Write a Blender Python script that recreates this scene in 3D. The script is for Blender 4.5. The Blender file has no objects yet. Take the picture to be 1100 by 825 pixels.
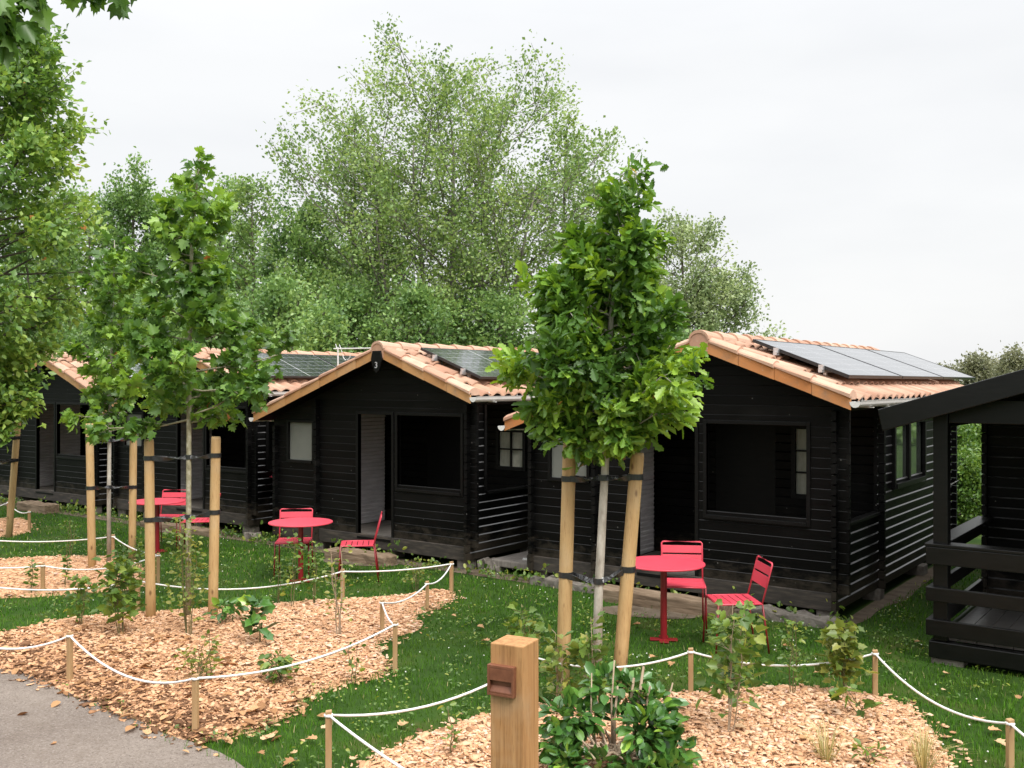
import bpy, math, random
import numpy as np
random.seed(7); RNG = np.random.default_rng(11)
sc = bpy.context.scene; COL = sc.collection
PI = math.pi
# ------------------------------------------------------------------ camera model (used to survey positions on the ground)
F = 1060.0; TH = math.radians(36.43); H = 2.45; CX, CY = 550.0, 411.0
Rv = np.array([math.cos(TH), math.sin(TH), 0]); Dv = np.array([-math.sin(TH), math.cos(TH), 0]); Uv = np.array([0, 0, 1.0])
C0 = np.array([0, 0, H])
def ray(x, y): return Dv + Rv*(x-CX)/F - Uv*(y-CY)/F
def G(x, y, z=0.0): v = ray(x, y); return C0 + v*(z-H)/v[2]          # on the ground
def PY(x, y, Y): v = ray(x, y); return C0 + v*Y/v[1]
def PX(x, y, X): v = ray(x, y); return C0 + v*X/v[0]
def AT(x, y, d): return C0 + ray(x, y)*d                               # at a depth
def depth(p): return float((np.array(p)-C0) @ Dv)
def hgt(by, ty): return (by-ty)*H/(by-CY)                              # height of an upright thing from its base row and top row

# ------------------------------------------------------------------ materials
MATS = {}
def nmat(name):
    m = bpy.data.materials.new(name); m.use_nodes = True
    nt = m.node_tree; b = nt.nodes['Principled BSDF']; MATS[name] = m
    return m, nt, b
def N(nt, t, **kw):
    n = nt.nodes.new(t)
    for k, v in kw.items():
        if k in n.inputs: n.inputs[k].default_value = v
        else: setattr(n, k, v)
    return n
def ramp(nt, stops, fac):
    r = N(nt, 'ShaderNodeValToRGB'); e = r.color_ramp.elements
    while len(e) > 1: e.remove(e[-1])
    e[0].position = stops[0][0]; e[0].color = (*stops[0][1], 1)
    for p, c in stops[1:]:
        q = e.new(p); q.color = (*c, 1)
    nt.links.new(fac, r.inputs[0]); return r.outputs[0]
def noise(nt, scale, detail=4, rough=.55, stretch=(1, 1, 1), obj=True):
    tc = N(nt, 'ShaderNodeTexCoord'); mp = N(nt, 'ShaderNodeMapping'); mp.inputs['Scale'].default_value = stretch
    nt.links.new(tc.outputs['Object' if obj else 'Generated'], mp.inputs[0])
    n = N(nt, 'ShaderNodeTexNoise', Scale=scale, Detail=detail, Roughness=rough)
    nt.links.new(mp.outputs[0], n.inputs['Vector']); return n.outputs[0]
def mixc(nt, a, b, fac, mode='MIX'):
    m = N(nt, 'ShaderNodeMix', data_type='RGBA', blend_type=mode)
    for s, i in ((a, 6), (b, 7)):
        if isinstance(s, tuple): m.inputs[i].default_value = (*s, 1)
        else: nt.links.new(s, m.inputs[i])
    if isinstance(fac, (int, float)): m.inputs[0].default_value = fac
    else: nt.links.new(fac, m.inputs[0])
    return m.outputs[2]
def bump(nt, b, h, strength=.3, dist=.01):
    bp = N(nt, 'ShaderNodeBump', Strength=strength, Distance=dist)
    nt.links.new(h, bp.inputs['Height']); nt.links.new(bp.outputs[0], b.inputs['Normal'])
def attr(nt, name='rnd'):
    a = N(nt, 'ShaderNodeAttribute'); a.attribute_name = name; return a.outputs['Fac']
def simple(name, stops, scale=8, stretch=(1, 1, 1), rough=.6, bmp=.2, spec=.5, metal=0, detail=5, bdist=.004):
    m, nt, b = nmat(name)
    n = noise(nt, scale, detail, .6, stretch)
    nt.links.new(ramp(nt, stops, n), b.inputs['Base Color'])
    b.inputs['Roughness'].default_value = rough; b.inputs['Specular IOR Level'].default_value = spec; b.inputs['Metallic'].default_value = metal
    if bmp: bump(nt, b, n, bmp, bdist)
    return m
def leafmat(name, stops, trans=.35, rough=.4, spec=.5):
    m, nt, b = nmat(name)
    c = ramp(nt, stops, attr(nt))
    nt.links.new(c, b.inputs['Base Color']); b.inputs['Roughness'].default_value = rough; b.inputs['Specular IOR Level'].default_value = spec
    t = N(nt, 'ShaderNodeBsdfTranslucent'); hs = N(nt, 'ShaderNodeHueSaturation', Hue=.485, Saturation=1.1, Value=1.35)
    nt.links.new(c, hs.inputs['Color']); nt.links.new(hs.outputs[0], t.inputs['Color'])
    mx = N(nt, 'ShaderNodeMixShader'); mx.inputs[0].default_value = trans
    nt.links.new(b.outputs[0], mx.inputs[1]); nt.links.new(t.outputs[0], mx.inputs[2])
    nt.links.new(mx.outputs[0], nt.nodes['Material Output'].inputs['Surface'])
    return m

def black_boards():
    m, nt, b = nmat('black_boards')
    n1 = noise(nt, 3.0, 6, .65, (1, 1, 9)); n2 = noise(nt, 45, 4, .7, (.25, .25, 2))
    n3 = noise(nt, 1.3, 3, .5, (1, 1, 1.6))
    c = ramp(nt, [(.3, (.0014, .0014, .0015)), (.6, (.0028, .0028, .0028)), (.8, (.0085, .0082, .0078))], n1)
    c2 = mixc(nt, c, (.034, .032, .03), ramp(nt, [(.66, (0, 0, 0)), (.82, (.5, .5, .5))], n2))
    c3 = mixc(nt, c2, (.017, .016, .015), ramp(nt, [(.55, (0, 0, 0)), (.8, (.55, .55, .55))], n3))
    c3 = mixc(nt, c3, ramp(nt, [(0, (.35, .35, .35)), (.6, (.8, .8, .8)), (.85, (1.1, 1.1, 1.08)), (1, (1.8, 1.75, 1.65))], attr(nt)), 1.0, 'MULTIPLY')
    vo = N(nt, 'ShaderNodeTexVoronoi', Scale=7.0); tcv = N(nt, 'ShaderNodeTexCoord'); nt.links.new(tcv.outputs['Object'], vo.inputs['Vector'])
    c3 = mixc(nt, c3, (.16, .155, .145), ramp(nt, [(.035, (.8, .8, .8)), (.06, (0, 0, 0))], vo.outputs['Distance']))
    sx = N(nt, 'ShaderNodeSeparateXYZ'); nt.links.new(tcv.outputs['Object'], sx.inputs[0])
    n5 = noise(nt, 5, 5, .7, (1, 1, 2)); ml = N(nt, 'ShaderNodeMath', operation='SUBTRACT'); nt.links.new(n5, ml.inputs[0]); nt.links.new(sx.outputs[2], ml.inputs[1])
    c3 = mixc(nt, c3, (.055, .045, .034), ramp(nt, [(0, (0, 0, 0)), (.22, (.55, .55, .55))], ml.outputs[0]))
    nt.links.new(c3, b.inputs['Base Color'])
    nt.links.new(ramp(nt, [(.2, (.38, .38, .38)), (.8, (.62, .62, .62))], n1), b.inputs['Roughness'])
    b.inputs['Specular IOR Level'].default_value = .13
    bump(nt, b, n2, .25, .003)
    return m
M_BLACK = black_boards()
M_BLACKTRIM = simple('black_trim', [(0.3, (0.0017, 0.0017, 0.0017)), (0.8, (0.0058, 0.0055, 0.0053))], 6, (1, 1, 6), .45, .15, .17)
M_PORCH = simple('porch_black_paint', [(0.3, (0.0018, 0.0018, 0.0018)), (0.8, (0.0066, 0.0063, 0.006))], 6, (1, 1, 6), .33, .15, .28)
M_EDGE = simple('worn_skylit_board_edge', [(.3, (.02, .02, .02)), (.55, (.05, .05, .05)), (.75, (.12, .12, .12))], 5, (1, 1, 4), .28, .05, .9)  # worn ledges, with the colour raised further to imitate the sky's gleam
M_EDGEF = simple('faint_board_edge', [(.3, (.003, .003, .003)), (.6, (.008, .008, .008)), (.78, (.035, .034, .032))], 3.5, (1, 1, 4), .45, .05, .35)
M_BEAM = simple('weathered_beam', [(0.25, (0.0113, 0.0095, 0.0079)), (0.5, (0.0329, 0.0269, 0.0215)), (0.8, (0.094, 0.0738, 0.0557))], 4, (1, 1, 7), .75, .4)
M_INNER = simple('pale_grey_boards', [(0.3, (0.48, 0.448, 0.448)), (0.7, (0.672, 0.64, 0.64))], 4, (1, 1, 5), .55, .1)
M_FLOOR = simple('pale_floor_boards', [(0.3, (0.12, 0.105, 0.09)), (0.7, (0.228, 0.204, 0.18))], 5, (6, 1, 1), .7, .2)
M_DECK = simple('dark_deck_boards', [(.3, (.05, .047, .044)), (.7, (.11, .105, .1))], 5, (1, 8, 1), .35, .2)
def tile_mat(name, stops):
    m, nt, b = nmat(name)
    c = ramp(nt, stops, attr(nt)); n = noise(nt, 9, 6, .7)
    c2 = mixc(nt, c, (.20, .15, .11), ramp(nt, [(.5, (0, 0, 0)), (.75, (.6, .6, .6))], n)); c2 = mixc(nt, c2, (.55, .47, .38), ramp(nt, [(.62, (0, 0, 0)), (.8, (.5, .5, .5))], noise(nt, 23, 4, .7)))
    nt.links.new(c2, b.inputs['Base Color']); b.inputs['Roughness'].default_value = .7; b.inputs['Specular IOR Level'].default_value = .3
    bump(nt, b, noise(nt, 60, 3), .2, .003); return m
M_TILE = tile_mat('clay_roof_tile', [(0, (0.3646, 0.1948, 0.1269)), (0.35, (0.434, 0.2567, 0.1759)), (0.7, (0.4862, 0.3188, 0.2291)), (1, (0.3993, 0.2213, 0.1391))])
M_RAKE = tile_mat('ochre_rake_tile', [(0, (0.418, 0.2124, 0.0808)), (0.5, (0.4598, 0.2451, 0.0969)), (1, (0.4765, 0.2696, 0.1211))])
M_RAKE2 = tile_mat('orange_rake_tile', [(0, (.44, .17, .055)), (.5, (.50, .205, .07)), (1, (.50, .235, .095))])
M_WHITE = simple('white_plastic', [(0.3, (0.5595, 0.5595, 0.5415)), (0.7, (0.6859, 0.6859, 0.6678))], 3, (1, 1, 1), .4, .03)
M_DIGIT = simple('white_digit', [(0.3, (0.4125, 0.4125, 0.4125)), (0.7, (0.44, 0.44, 0.44))], 3, (1, 1, 1), .5, 0)
M_ALU = simple('grey_aluminium', [(.3, (.55, .56, .57)), (.7, (.66, .67, .68))], 12, (1, 1, 1), .4, 0, .5, .8)
M_PANELFRAME = simple('black_panel_frame', [(.3, (.012, .012, .013)), (.7, (.02, .02, .021))], 6, (1, 1, 1), .4, 0)
def solar():
    m, nt, b = nmat('solar_cells')
    uv = N(nt, 'ShaderNodeUVMap'); sp = N(nt, 'ShaderNodeSeparateXYZ'); nt.links.new(uv.outputs[0], sp.inputs[0])
    def line(out, mul, w):
        a = N(nt, 'ShaderNodeMath', operation='MULTIPLY'); nt.links.new(out, a.inputs[0]); a.inputs[1].default_value = mul
        f = N(nt, 'ShaderNodeMath', operation='FRACT'); nt.links.new(a.outputs[0], f.inputs[0])
        c = N(nt, 'ShaderNodeMath', operation='SUBTRACT'); nt.links.new(f.outputs[0], c.inputs[0]); c.inputs[1].default_value = .5
        d = N(nt, 'ShaderNodeMath', operation='ABSOLUTE'); nt.links.new(c.outputs[0], d.inputs[0])
        g = N(nt, 'ShaderNodeMath', operation='GREATER_THAN'); nt.links.new(d.outputs[0], g.inputs[0]); g.inputs[1].default_value = .5-w
        return g.outputs[0]
    u1 = line(sp.outputs[0], 12, .012); v1 = line(sp.outputs[1], 6, .02); mid = line(sp.outputs[0], 2, .006)
    mx = N(nt, 'ShaderNodeMath', operation='MAXIMUM'); nt.links.new(u1, mx.inputs[0]); nt.links.new(v1, mx.inputs[1])
    c = mixc(nt, (.022, .026, .036), (.34, .35, .37), mx.outputs[0]); c = mixc(nt, c, (.62, .62, .62), mid)
    nt.links.new(c, b.inputs['Base Color']); b.inputs['Roughness'].default_value = .11; b.inputs['IOR'].default_value = 1.6; b.inputs['Specular IOR Level'].default_value = 1.0
    b.inputs['Coat Weight'].default_value = .45; b.inputs['Coat Roughness'].default_value = .06
    return m
M_SOLAR = solar()
M_POLE = simple('peeled_pine_pole', [(0.2, (0.3165, 0.1816, 0.0699)), (0.45, (0.4352, 0.2782, 0.1214)), (0.75, (0.5064, 0.3478, 0.1656))], 5, (3, 3, .5), .6, .15)
def knots(m, scale_=(5, 5, 2.2), thr=.13):
    nt = m.node_tree; b = nt.nodes['Principled BSDF']; src = b.inputs['Base Color'].links[0].from_socket
    tc = N(nt, 'ShaderNodeTexCoord'); mp = N(nt, 'ShaderNodeMapping'); mp.inputs['Scale'].default_value = scale_; nt.links.new(tc.outputs['Object'], mp.inputs[0])
    v = N(nt, 'ShaderNodeTexVoronoi', Scale=1.6); nt.links.new(mp.outputs[0], v.inputs['Vector'])
    f = ramp(nt, [(thr*.5, (.85, .85, .85)), (thr, (0, 0, 0))], v.outputs['Distance']); c = mixc(nt, src, (.13, .06, .02), f)
    n = noise(nt, 60, 3, .7, (3, 3, .15)); c = mixc(nt, c, (.20, .10, .035), ramp(nt, [(.56, (0, 0, 0)), (.70, (.75, .75, .75))], n)); n6 = noise(nt, 2.2, 4, .6); c = mixc(nt, c, (.42, .33, .22), ramp(nt, [(.5, (0, 0, 0)), (.72, (.5, .5, .5))], n6)); nt.links.new(c, b.inputs['Base Color'])
knots(M_POLE)
def wood_grain(name, c1, c2, c3, sc_=2.2, st=(22, 22, .9)):
    m, nt, b = nmat(name)
    n1 = noise(nt, sc_, 6, .6, st); n2 = noise(nt, 2.0, 3, .5, (1, 1, .7)); n3 = noise(nt, 30, 4, .7, (4, 4, .25))
    c = ramp(nt, [(.25, c1), (.5, c2), (.75, c3)], n1)
    c = mixc(nt, c, c1, ramp(nt, [(.6, (0, 0, 0)), (.85, (.55, .55, .55))], n2))
    c = mixc(nt, c, (c1[0]*.5, c1[1]*.5, c1[2]*.5), ramp(nt, [(.62, (0, 0, 0)), (.8, (.6, .6, .6))], n3))
    nt.links.new(c, b.inputs['Base Color']); b.inputs['Roughness'].default_value = .65; b.inputs['Specular IOR Level'].default_value = .25
    bump(nt, b, n3, .3, .003); return m
M_POST = wood_grain('oak_bollard_wood', (.20, .095, .036), (.36, .185, .075), (.44, .245, .105))
knots(M_POST, (6, 6, 1.6), .09)
M_STAKE = simple('pale_stake_wood', [(0.25, (0.2828, 0.1606, 0.0707)), (0.5, (0.3663, 0.2313, 0.1093)), (0.8, (0.4113, 0.2763, 0.1414))], 5, (4, 4, .6), .65, .15)
M_RUST = simple('rust_brown_metal', [(.3, (.12, .042, .02)), (.7, (.20, .075, .038))], 20, (1, 1, 1), .55, .1, .4)
M_STRAP = simple('black_rubber_strap', [(.3, (.012, .012, .013)), (.7, (.03, .03, .032))], 20, (1, 1, 1), .28, .1, .6)
M_ROPE = simple('white_rope', [(.3, (.62, .61, .58)), (.7, (.8, .79, .77))], 120, (1, 1, 1), .7, .5)
M_RED = simple('red_powder_coat', [(0.3, (0.54, 0.045, 0.072)), (0.7, (0.612, 0.0585, 0.09))], 5, (1, 1, 1), .42, .02, .5)
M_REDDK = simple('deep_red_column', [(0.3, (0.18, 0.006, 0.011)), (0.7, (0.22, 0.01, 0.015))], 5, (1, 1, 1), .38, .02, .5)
M_BARK = simple('grey_brown_bark', [(.3, (.05, .042, .033)), (.7, (.15, .13, .105))], 9, (1, 1, .35), .85, .6, .2)
M_BARKGREY = simple('pale_grey_alder_bark', [(.3, (.10, .09, .075)), (.7, (.26, .24, .21))], 9, (1, 1, .35), .85, .4, .2)
M_BARKPALE = simple('pale_young_bark', [(.25, (.22, .19, .15)), (.55, (.42, .385, .33)), (.8, (.55, .52, .46))], 9, (2, 2, .8), .8, .4, .2)
M_BARKOLIVE = simple('mottled_olive_bark', [(.3, (.15, .13, .075)), (.55, (.30, .28, .19)), (.75, (.48, .46, .38))], 22, (1, 1, .8), .8, .3, .2)
M_TWIG = simple('pale_dry_twig', [(0.3, (0.221, 0.152, 0.0975)), (0.7, (0.442, 0.344, 0.2475))], 14, (1, 1, .4), .8, .3, .2)
M_STEM = simple('green_brown_stem', [(.3, (.10, .09, .04)), (.7, (.20, .17, .08))], 14, (1, 1, .4), .8, .2, .2)
M_STONE = simple('rough_concrete', [(0.3, (0.098, 0.084, 0.07)), (0.7, (0.21, 0.189, 0.1645))], 9, (1, 1, 1), .9, .8, .2, bdist=.02)
M_SLEEPER = simple('old_sleeper_wood', [(0.25, (0.0662, 0.0465, 0.0297)), (0.5, (0.189, 0.135, 0.0891)), (0.8, (0.3213, 0.2447, 0.1745))], 4, (.6, 4, 6), .85, .8, .2, bdist=.012)
M_FROST = simple('frosted_glazing', [(0.3, (0.1275, 0.1318, 0.119)), (0.7, (0.1615, 0.1658, 0.1487))], 2, (1, 1, 1), .32, 0, .5)
M_CURTAIN = simple('pale_curtain_behind_glass', [(.3, (.24, .24, .20)), (.7, (.36, .355, .30))], 6, (3, 3, 1), .25, 0, .5)
def glass():
    m, nt, b = nmat('window_glass')
    b.inputs['Base Color'].default_value = (.03, .035, .03, 1); b.inputs['Roughness'].default_value = .03; b.inputs['Specular IOR Level'].default_value = 1.0
    b.inputs['IOR'].default_value = 1.9
    return m
M_GLASS = glass()
L_OAK = leafmat('oak_leaf', [(0, (0.0543, 0.1218, 0.0216)), (0.4, (0.0887, 0.1932, 0.0288)), (0.75, (0.1603, 0.294, 0.036)), (0.94, (0.2711, 0.42, 0.054)), (1, (0.5915, 0.357, 0.09))], .3)
L_MAPLE = leafmat('maple_leaf', [(0, (0.0601, 0.132, 0.026)), (0.4, (0.1031, 0.2134, 0.0372)), (0.75, (0.1825, 0.3203, 0.0483)), (0.97, (0.279, 0.4365, 0.0743)), (1, (0.6869, 0.2716, 0.1114))], .34)
L_LEFT = leafmat('hornbeam_leaf', [(0, (0.0741, 0.1546, 0.0349)), (0.4, (0.1458, 0.2693, 0.0548)), (0.75, (0.2516, 0.3865, 0.0746)), (0.975, (0.3974, 0.5236, 0.1245)), (1, (0.7225, 0.374, 0.1493))], .34)
L_ALDER = leafmat('alder_leaf', [(0, (0.1061, 0.1851, 0.0548)), (0.4, (0.1699, 0.2727, 0.0758)), (0.75, (0.2481, 0.3558, 0.1011)), (1, (0.3542, 0.4507, 0.1474))], .36)
L_ALDERG = leafmat('grey_alder_leaf', [(0, (0.1411, 0.1989, 0.0842)), (0.4, (0.2171, 0.2925, 0.1228)), (0.75, (0.3255, 0.3978, 0.1755)), (1, (0.4341, 0.5148, 0.2457))], .3)
L_WOOD = leafmat('wood_leaf', [(0, (0.0902, 0.1761, 0.0546)), (0.4, (0.155, 0.2697, 0.0793)), (0.75, (0.2312, 0.3692, 0.1041)), (1, (0.3382, 0.4686, 0.1488))], .34)
L_HEDGE = leafmat('hedge_leaf', [(0, (0.0549, 0.1207, 0.0259)), (0.5, (0.1097, 0.207, 0.0379)), (1, (0.2194, 0.3277, 0.069))], .3)
L_FAR = leafmat('far_tree_leaf', [(0, (0.121, 0.1331, 0.0726)), (0.5, (0.1815, 0.1936, 0.1029)), (1, (0.2541, 0.2541, 0.1452))], .3)
L_SAP = leafmat('sapling_leaf', [(0, (0.0525, 0.1109, 0.0218)), (0.4, (0.0963, 0.1742, 0.0319)), (0.8, (0.1661, 0.2534, 0.0436)), (1, (0.3149, 0.3326, 0.0581))], .34)
L_YEL = leafmat('yellow_green_leaf', [(0, (0.077, 0.1265, 0.022)), (0.5, (0.154, 0.209, 0.0385)), (1, (0.33, 0.33, 0.077))], .36)
L_DARK = leafmat('dark_laurel_leaf', [(0, (0.0329, 0.0911, 0.0208)), (0.5, (0.0601, 0.1548, 0.0277)), (0.9, (0.123, 0.2504, 0.0381)), (1, (0.2732, 0.4326, 0.052))], .15, .28, .5)
L_STRAW = leafmat('straw_grass', [(0, (0.22, 0.209, 0.066)), (0.5, (0.396, 0.341, 0.132)), (1, (0.55, 0.473, 0.22))], .3)
def grass_mat():
    m, nt, b = nmat('lawn_blade')
    c = ramp(nt, [(0, (0.0315, 0.0962, 0.0045)), (.4, (0.0547, 0.1539, 0.0071)), (.75, (0.0810, 0.1987, 0.0117)), (.92, (0.1053, 0.2020, 0.0211)), (1, (.42, .36, .18))], attr(nt))
    geo = N(nt, 'ShaderNodeNewGeometry'); n = N(nt, 'ShaderNodeTexNoise', Scale=.9, Detail=3); nt.links.new(geo.outputs['Position'], n.inputs['Vector'])
    c2 = mixc(nt, c, (0.0890, 0.1378, 0.0146), ramp(nt, [(.45, (0, 0, 0)), (.72, (.6, .6, .6))], n.outputs[0]))
    nt.links.new(c2, b.inputs['Base Color']); b.inputs['Roughness'].default_value = .5; b.inputs['Specular IOR Level'].default_value = .1
    t = N(nt, 'ShaderNodeBsdfTranslucent'); nt.links.new(c2, t.inputs['Color'])
    mx = N(nt, 'ShaderNodeMixShader'); mx.inputs[0].default_value = .3
    nt.links.new(b.outputs[0], mx.inputs[1]); nt.links.new(t.outputs[0], mx.inputs[2]); nt.links.new(mx.outputs[0], nt.nodes['Material Output'].inputs['Surface'])
    return m
M_GRASS = grass_mat()
M_SOIL = simple('lawn_soil', [(0.3, (0.0165, 0.0382, 0.0066)), (0.55, (0.03, 0.0638, 0.0099)), (0.75, (0.0638, 0.0722, 0.0192))], 1.4, (1, 1, 1), .95, .4, .1)
M_DIRT = simple('bare_dirt', [(0.3, (0.0765, 0.0563, 0.0383)), (0.7, (0.162, 0.1305, 0.0968))], 5, (1, 1, 1), .95, .5, .1)
M_MULCHBASE = simple('mulch_base', [(0.3, (0.21, 0.1125, 0.057)), (0.5, (0.48, 0.27, 0.15)), (0.7, (0.75, 0.45, 0.27))], 26, (1, 1, 1), .9, .8, .1, bdist=.02)
def chip_mat():
    m, nt, b = nmat('wood_chip')
    c = ramp(nt, [(0, (0.128, 0.064, 0.033)), (.10, (0.355, 0.185, 0.094)), (.3, (0.571, 0.321, 0.175)), (.65, (0.651, 0.400, 0.241)), (.88, (0.710, 0.506, 0.353)), (.96, (0.591, 0.351, 0.273)), (1, (0.257, 0.214, 0.104))], attr(nt))
    nt.links.new(c, b.inputs['Base Color']); b.inputs['Roughness'].default_value = .8; b.inputs['Specular IOR Level'].default_value = .15
    return m
M_CHIP = chip_mat()
M_DRYLEAF = leafmat('dry_leaf', [(0, (0.176, 0.088, 0.0385)), (0.35, (0.374, 0.198, 0.088)), (0.7, (0.55, 0.341, 0.176)), (1, (0.6, 0.44, 0.275))], .2, .6, .2)
M_FLOWER = simple('clover_flower', [(.3, (.7, .7, .62)), (.7, (.8, .8, .75))], 5, (1, 1, 1), .7, 0)
def path_mat():
    m, nt, b = nmat('pale_gravel_path')
    n1 = noise(nt, 1.1, 5); n2 = noise(nt, 75, 2, .8); n3 = noise(nt, 22, 4, .7); n4 = noise(nt, 4.5, 5, .7)
    c = ramp(nt, [(.3, (0.1646, 0.1347, 0.1147)), (.7, (0.2254, 0.1887, 0.1605))], n1)
    c = mixc(nt, c, (0.0788, 0.0616, 0.0510), ramp(nt, [(.30, (.9, .9, .9)), (.44, (0, 0, 0))], n2))
    c = mixc(nt, c, (0.3167, 0.2710, 0.2340), ramp(nt, [(.56, (0, 0, 0)), (.68, (.8, .8, .8))], n2))
    c = mixc(nt, c, (0.1217, 0.0932, 0.0713), ramp(nt, [(.55, (0, 0, 0)), (.72, (.55, .55, .55))], n3))
    c = mixc(nt, c, (0.1466, 0.1155, 0.0915), ramp(nt, [(.5, (0, 0, 0)), (.75, (.6, .6, .6))], n4))
    nt.links.new(c, b.inputs['Base Color']); b.inputs['Roughness'].default_value = .95; b.inputs['Specular IOR Level'].default_value = .1
    bump(nt, b, n2, 1.0, .012); return m
M_PATH = path_mat()

# ------------------------------------------------------------------ mesh helpers
class MB:
    def __init__(s): s.v = []; s.f = []; s.m = []; s.r = []
    def add(s, vs, fs, mi=0, r=None):
        o = len(s.v); r = random.random() if r is None else r
        s.v += [tuple(map(float, q)) for q in vs]; s.r += [r]*len(vs)
        for f in fs: s.f.append(tuple(i+o for i in f)); s.m.append(mi)
    def box(s, a, b, mi=0, bev=0):
        x0, y0, z0 = [min(p, q) for p, q in zip(a, b)]; x1, y1, z1 = [max(p, q) for p, q in zip(a, b)]
        s.hexa([(x0, y0, z0), (x1, y0, z0), (x1, y1, z0), (x0, y1, z0), (x0, y0, z1), (x1, y0, z1), (x1, y1, z1), (x0, y1, z1)], mi)
    def hexa(s, p, mi=0): s.add(p, [(3, 2, 1, 0), (4, 5, 6, 7), (0, 1, 5, 4), (1, 2, 6, 5), (2, 3, 7, 6), (3, 0, 4, 7)], mi)
    def obox(s, c, ax, ay, az, mi=0):
        c, ax, ay, az = [np.array(q, float) for q in (c, ax, ay, az)]
        s.hexa([c-ax-ay-az, c+ax-ay-az, c+ax+ay-az, c-ax+ay-az, c-ax-ay+az, c+ax-ay+az, c+ax+ay+az, c-ax+ay+az], mi)
    def tube(s, pts, rad, n=8, mi=0, cap=True, r=None):
        pts = [np.array(p, float) for p in pts]
        if isinstance(rad, (int, float)): rad = [rad]*len(pts)
        t0 = pts[1]-pts[0]; up = np.array([0, 0, 1.0]) if abs(t0[2]) < .9*np.linalg.norm(t0) else np.array([1.0, 0, 0])
        V = []; L = len(pts)
        for i, p in enumerate(pts):
            t = pts[min(i+1, L-1)]-pts[max(i-1, 0)]; t = t/(np.linalg.norm(t)+1e-9)
            a = np.cross(up, t); a /= (np.linalg.norm(a)+1e-9); b = np.cross(t, a); up = np.cross(t, a) if False else up
            for k in range(n):
                w = 2*PI*k/n; V.append(p+rad[i]*(a*math.cos(w)+b*math.sin(w)))
        Fs = [(i*n+k, i*n+(k+1) % n, (i+1)*n+(k+1) % n, (i+1)*n+k) for i in range(L-1) for k in range(n)]
        if cap: Fs += [tuple(range(n))[::-1], tuple((L-1)*n+k for k in range(n))]
        s.add(V, Fs, mi, r)
    def prism(s, poly, axis, a, b, mi=0):          # poly: 2-D outline, extruded along an axis ('x' / 'y' / 'z')
        n = len(poly)
        def P(q, t): return {'x': (t, q[0], q[1]), 'y': (q[0], t, q[1]), 'z': (q[0], q[1], t)}[axis]
        s.add([P(q, a) for q in poly]+[P(q, b) for q in poly],
              [tuple(range(n))[::-1], tuple(range(n, 2*n))]+[(i, (i+1) % n, n+(i+1) % n, n+i) for i in range(n)], mi)
    def lathe(s, prof, n=24, c=(0, 0, 0), mi=0):
        V = [(c[0]+r*math.cos(2*PI*k/n), c[1]+r*math.sin(2*PI*k/n), c[2]+z) for r, z in prof for k in range(n)]
        L = len(prof)
        s.add(V, [(i*n+k, i*n+(k+1) % n, (i+1)*n+(k+1) % n, (i+1)*n+k) for i in range(L-1) for k in range(n)]+[tuple(range(n))[::-1], tuple((L-1)*n+k for k in range(n))], mi)
    def build(s, name, mats, parent=None, smooth=False, bevel=0, uv=None):
        me = bpy.data.meshes.new(name); me.from_pydata(s.v, [], s.f)
        for m in (mats if isinstance(mats, (list, tuple)) else [mats]): me.materials.append(m)
        if any(s.m): me.polygons.foreach_set('material_index', s.m)
        at = me.attributes.new('rnd', 'FLOAT', 'POINT'); at.data.foreach_set('value', s.r)
        if smooth: me.polygons.foreach_set('use_smooth', [True]*len(me.polygons))
        import bmesh
        bm = bmesh.new(); bm.from_mesh(me); bmesh.ops.recalc_face_normals(bm, faces=bm.faces); bm.to_mesh(me); bm.free()
        o = bpy.data.objects.new(name, me); COL.objects.link(o)
        if parent: o.parent = parent
        if bevel:
            b = o.modifiers.new('b', 'BEVEL'); b.width = bevel; b.segments = 2; b.limit_method = 'ANGLE'
        return o
def fast(name, V, Fs, mat, parent=None, rnd=None, smooth=False):
    """V (n,3); Fs: list of (m,k) int arrays."""
    me = bpy.data.meshes.new(name); me.vertices.add(len(V)); me.vertices.foreach_set('co', np.asarray(V, np.float32).ravel())
    loops = np.concatenate([f.ravel() for f in Fs]); sizes = np.concatenate([np.full(len(f), f.shape[1]) for f in Fs])
    me.loops.add(len(loops)); me.loops.foreach_set('vertex_index', loops.astype(np.int32))
    st = np.concatenate([[0], np.cumsum(sizes)[:-1]]); me.polygons.add(len(sizes)); me.polygons.foreach_set('loop_start', st.astype(np.int32))
    me.update(calc_edges=True)
    if rnd is not None:
        a = me.attributes.new('rnd', 'FLOAT', 'POINT'); a.data.foreach_set('value', np.asarray(rnd, np.float32))
    if smooth: me.polygons.foreach_set('use_smooth', np.ones(len(sizes), bool))
    me.materials.append(mat); me.validate()
    o = bpy.data.objects.new(name, me); COL.objects.link(o)
    if parent: o.parent = parent
    return o
def tag(o, label=None, cat=None, group=None, kind=None):
    if label: o['label'] = label
    if cat: o['category'] = cat
    if group: o['group'] = group
    if kind: o['kind'] = kind
    return o
def empty(name, loc, label, cat, group=None, rz=0):
    o = bpy.data.objects.new(name, None); COL.objects.link(o); o.location = [float(q) for q in loc]; o.rotation_euler = (0, 0, rz); o.empty_display_size = .2
    return tag(o, label, cat, group)
def copy_tree(o, parent=None):
    c = o.copy(); COL.objects.link(c)
    if parent: c.parent = parent
    for ch in list(o.children): copy_tree(ch, c)
    return c
def inpoly(P, poly):
    x, y = P[:, 0], P[:, 1]; r = np.zeros(len(P), bool); n = len(poly); j = n-1
    for i in range(n):
        xi, yi = poly[i][:2]; xj, yj = poly[j][:2]
        c = ((yi > y) != (yj > y)) & (x < (xj-xi)*(y-yi)/(yj-yi+1e-12)+xi); r ^= c; j = i
    return r
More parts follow.
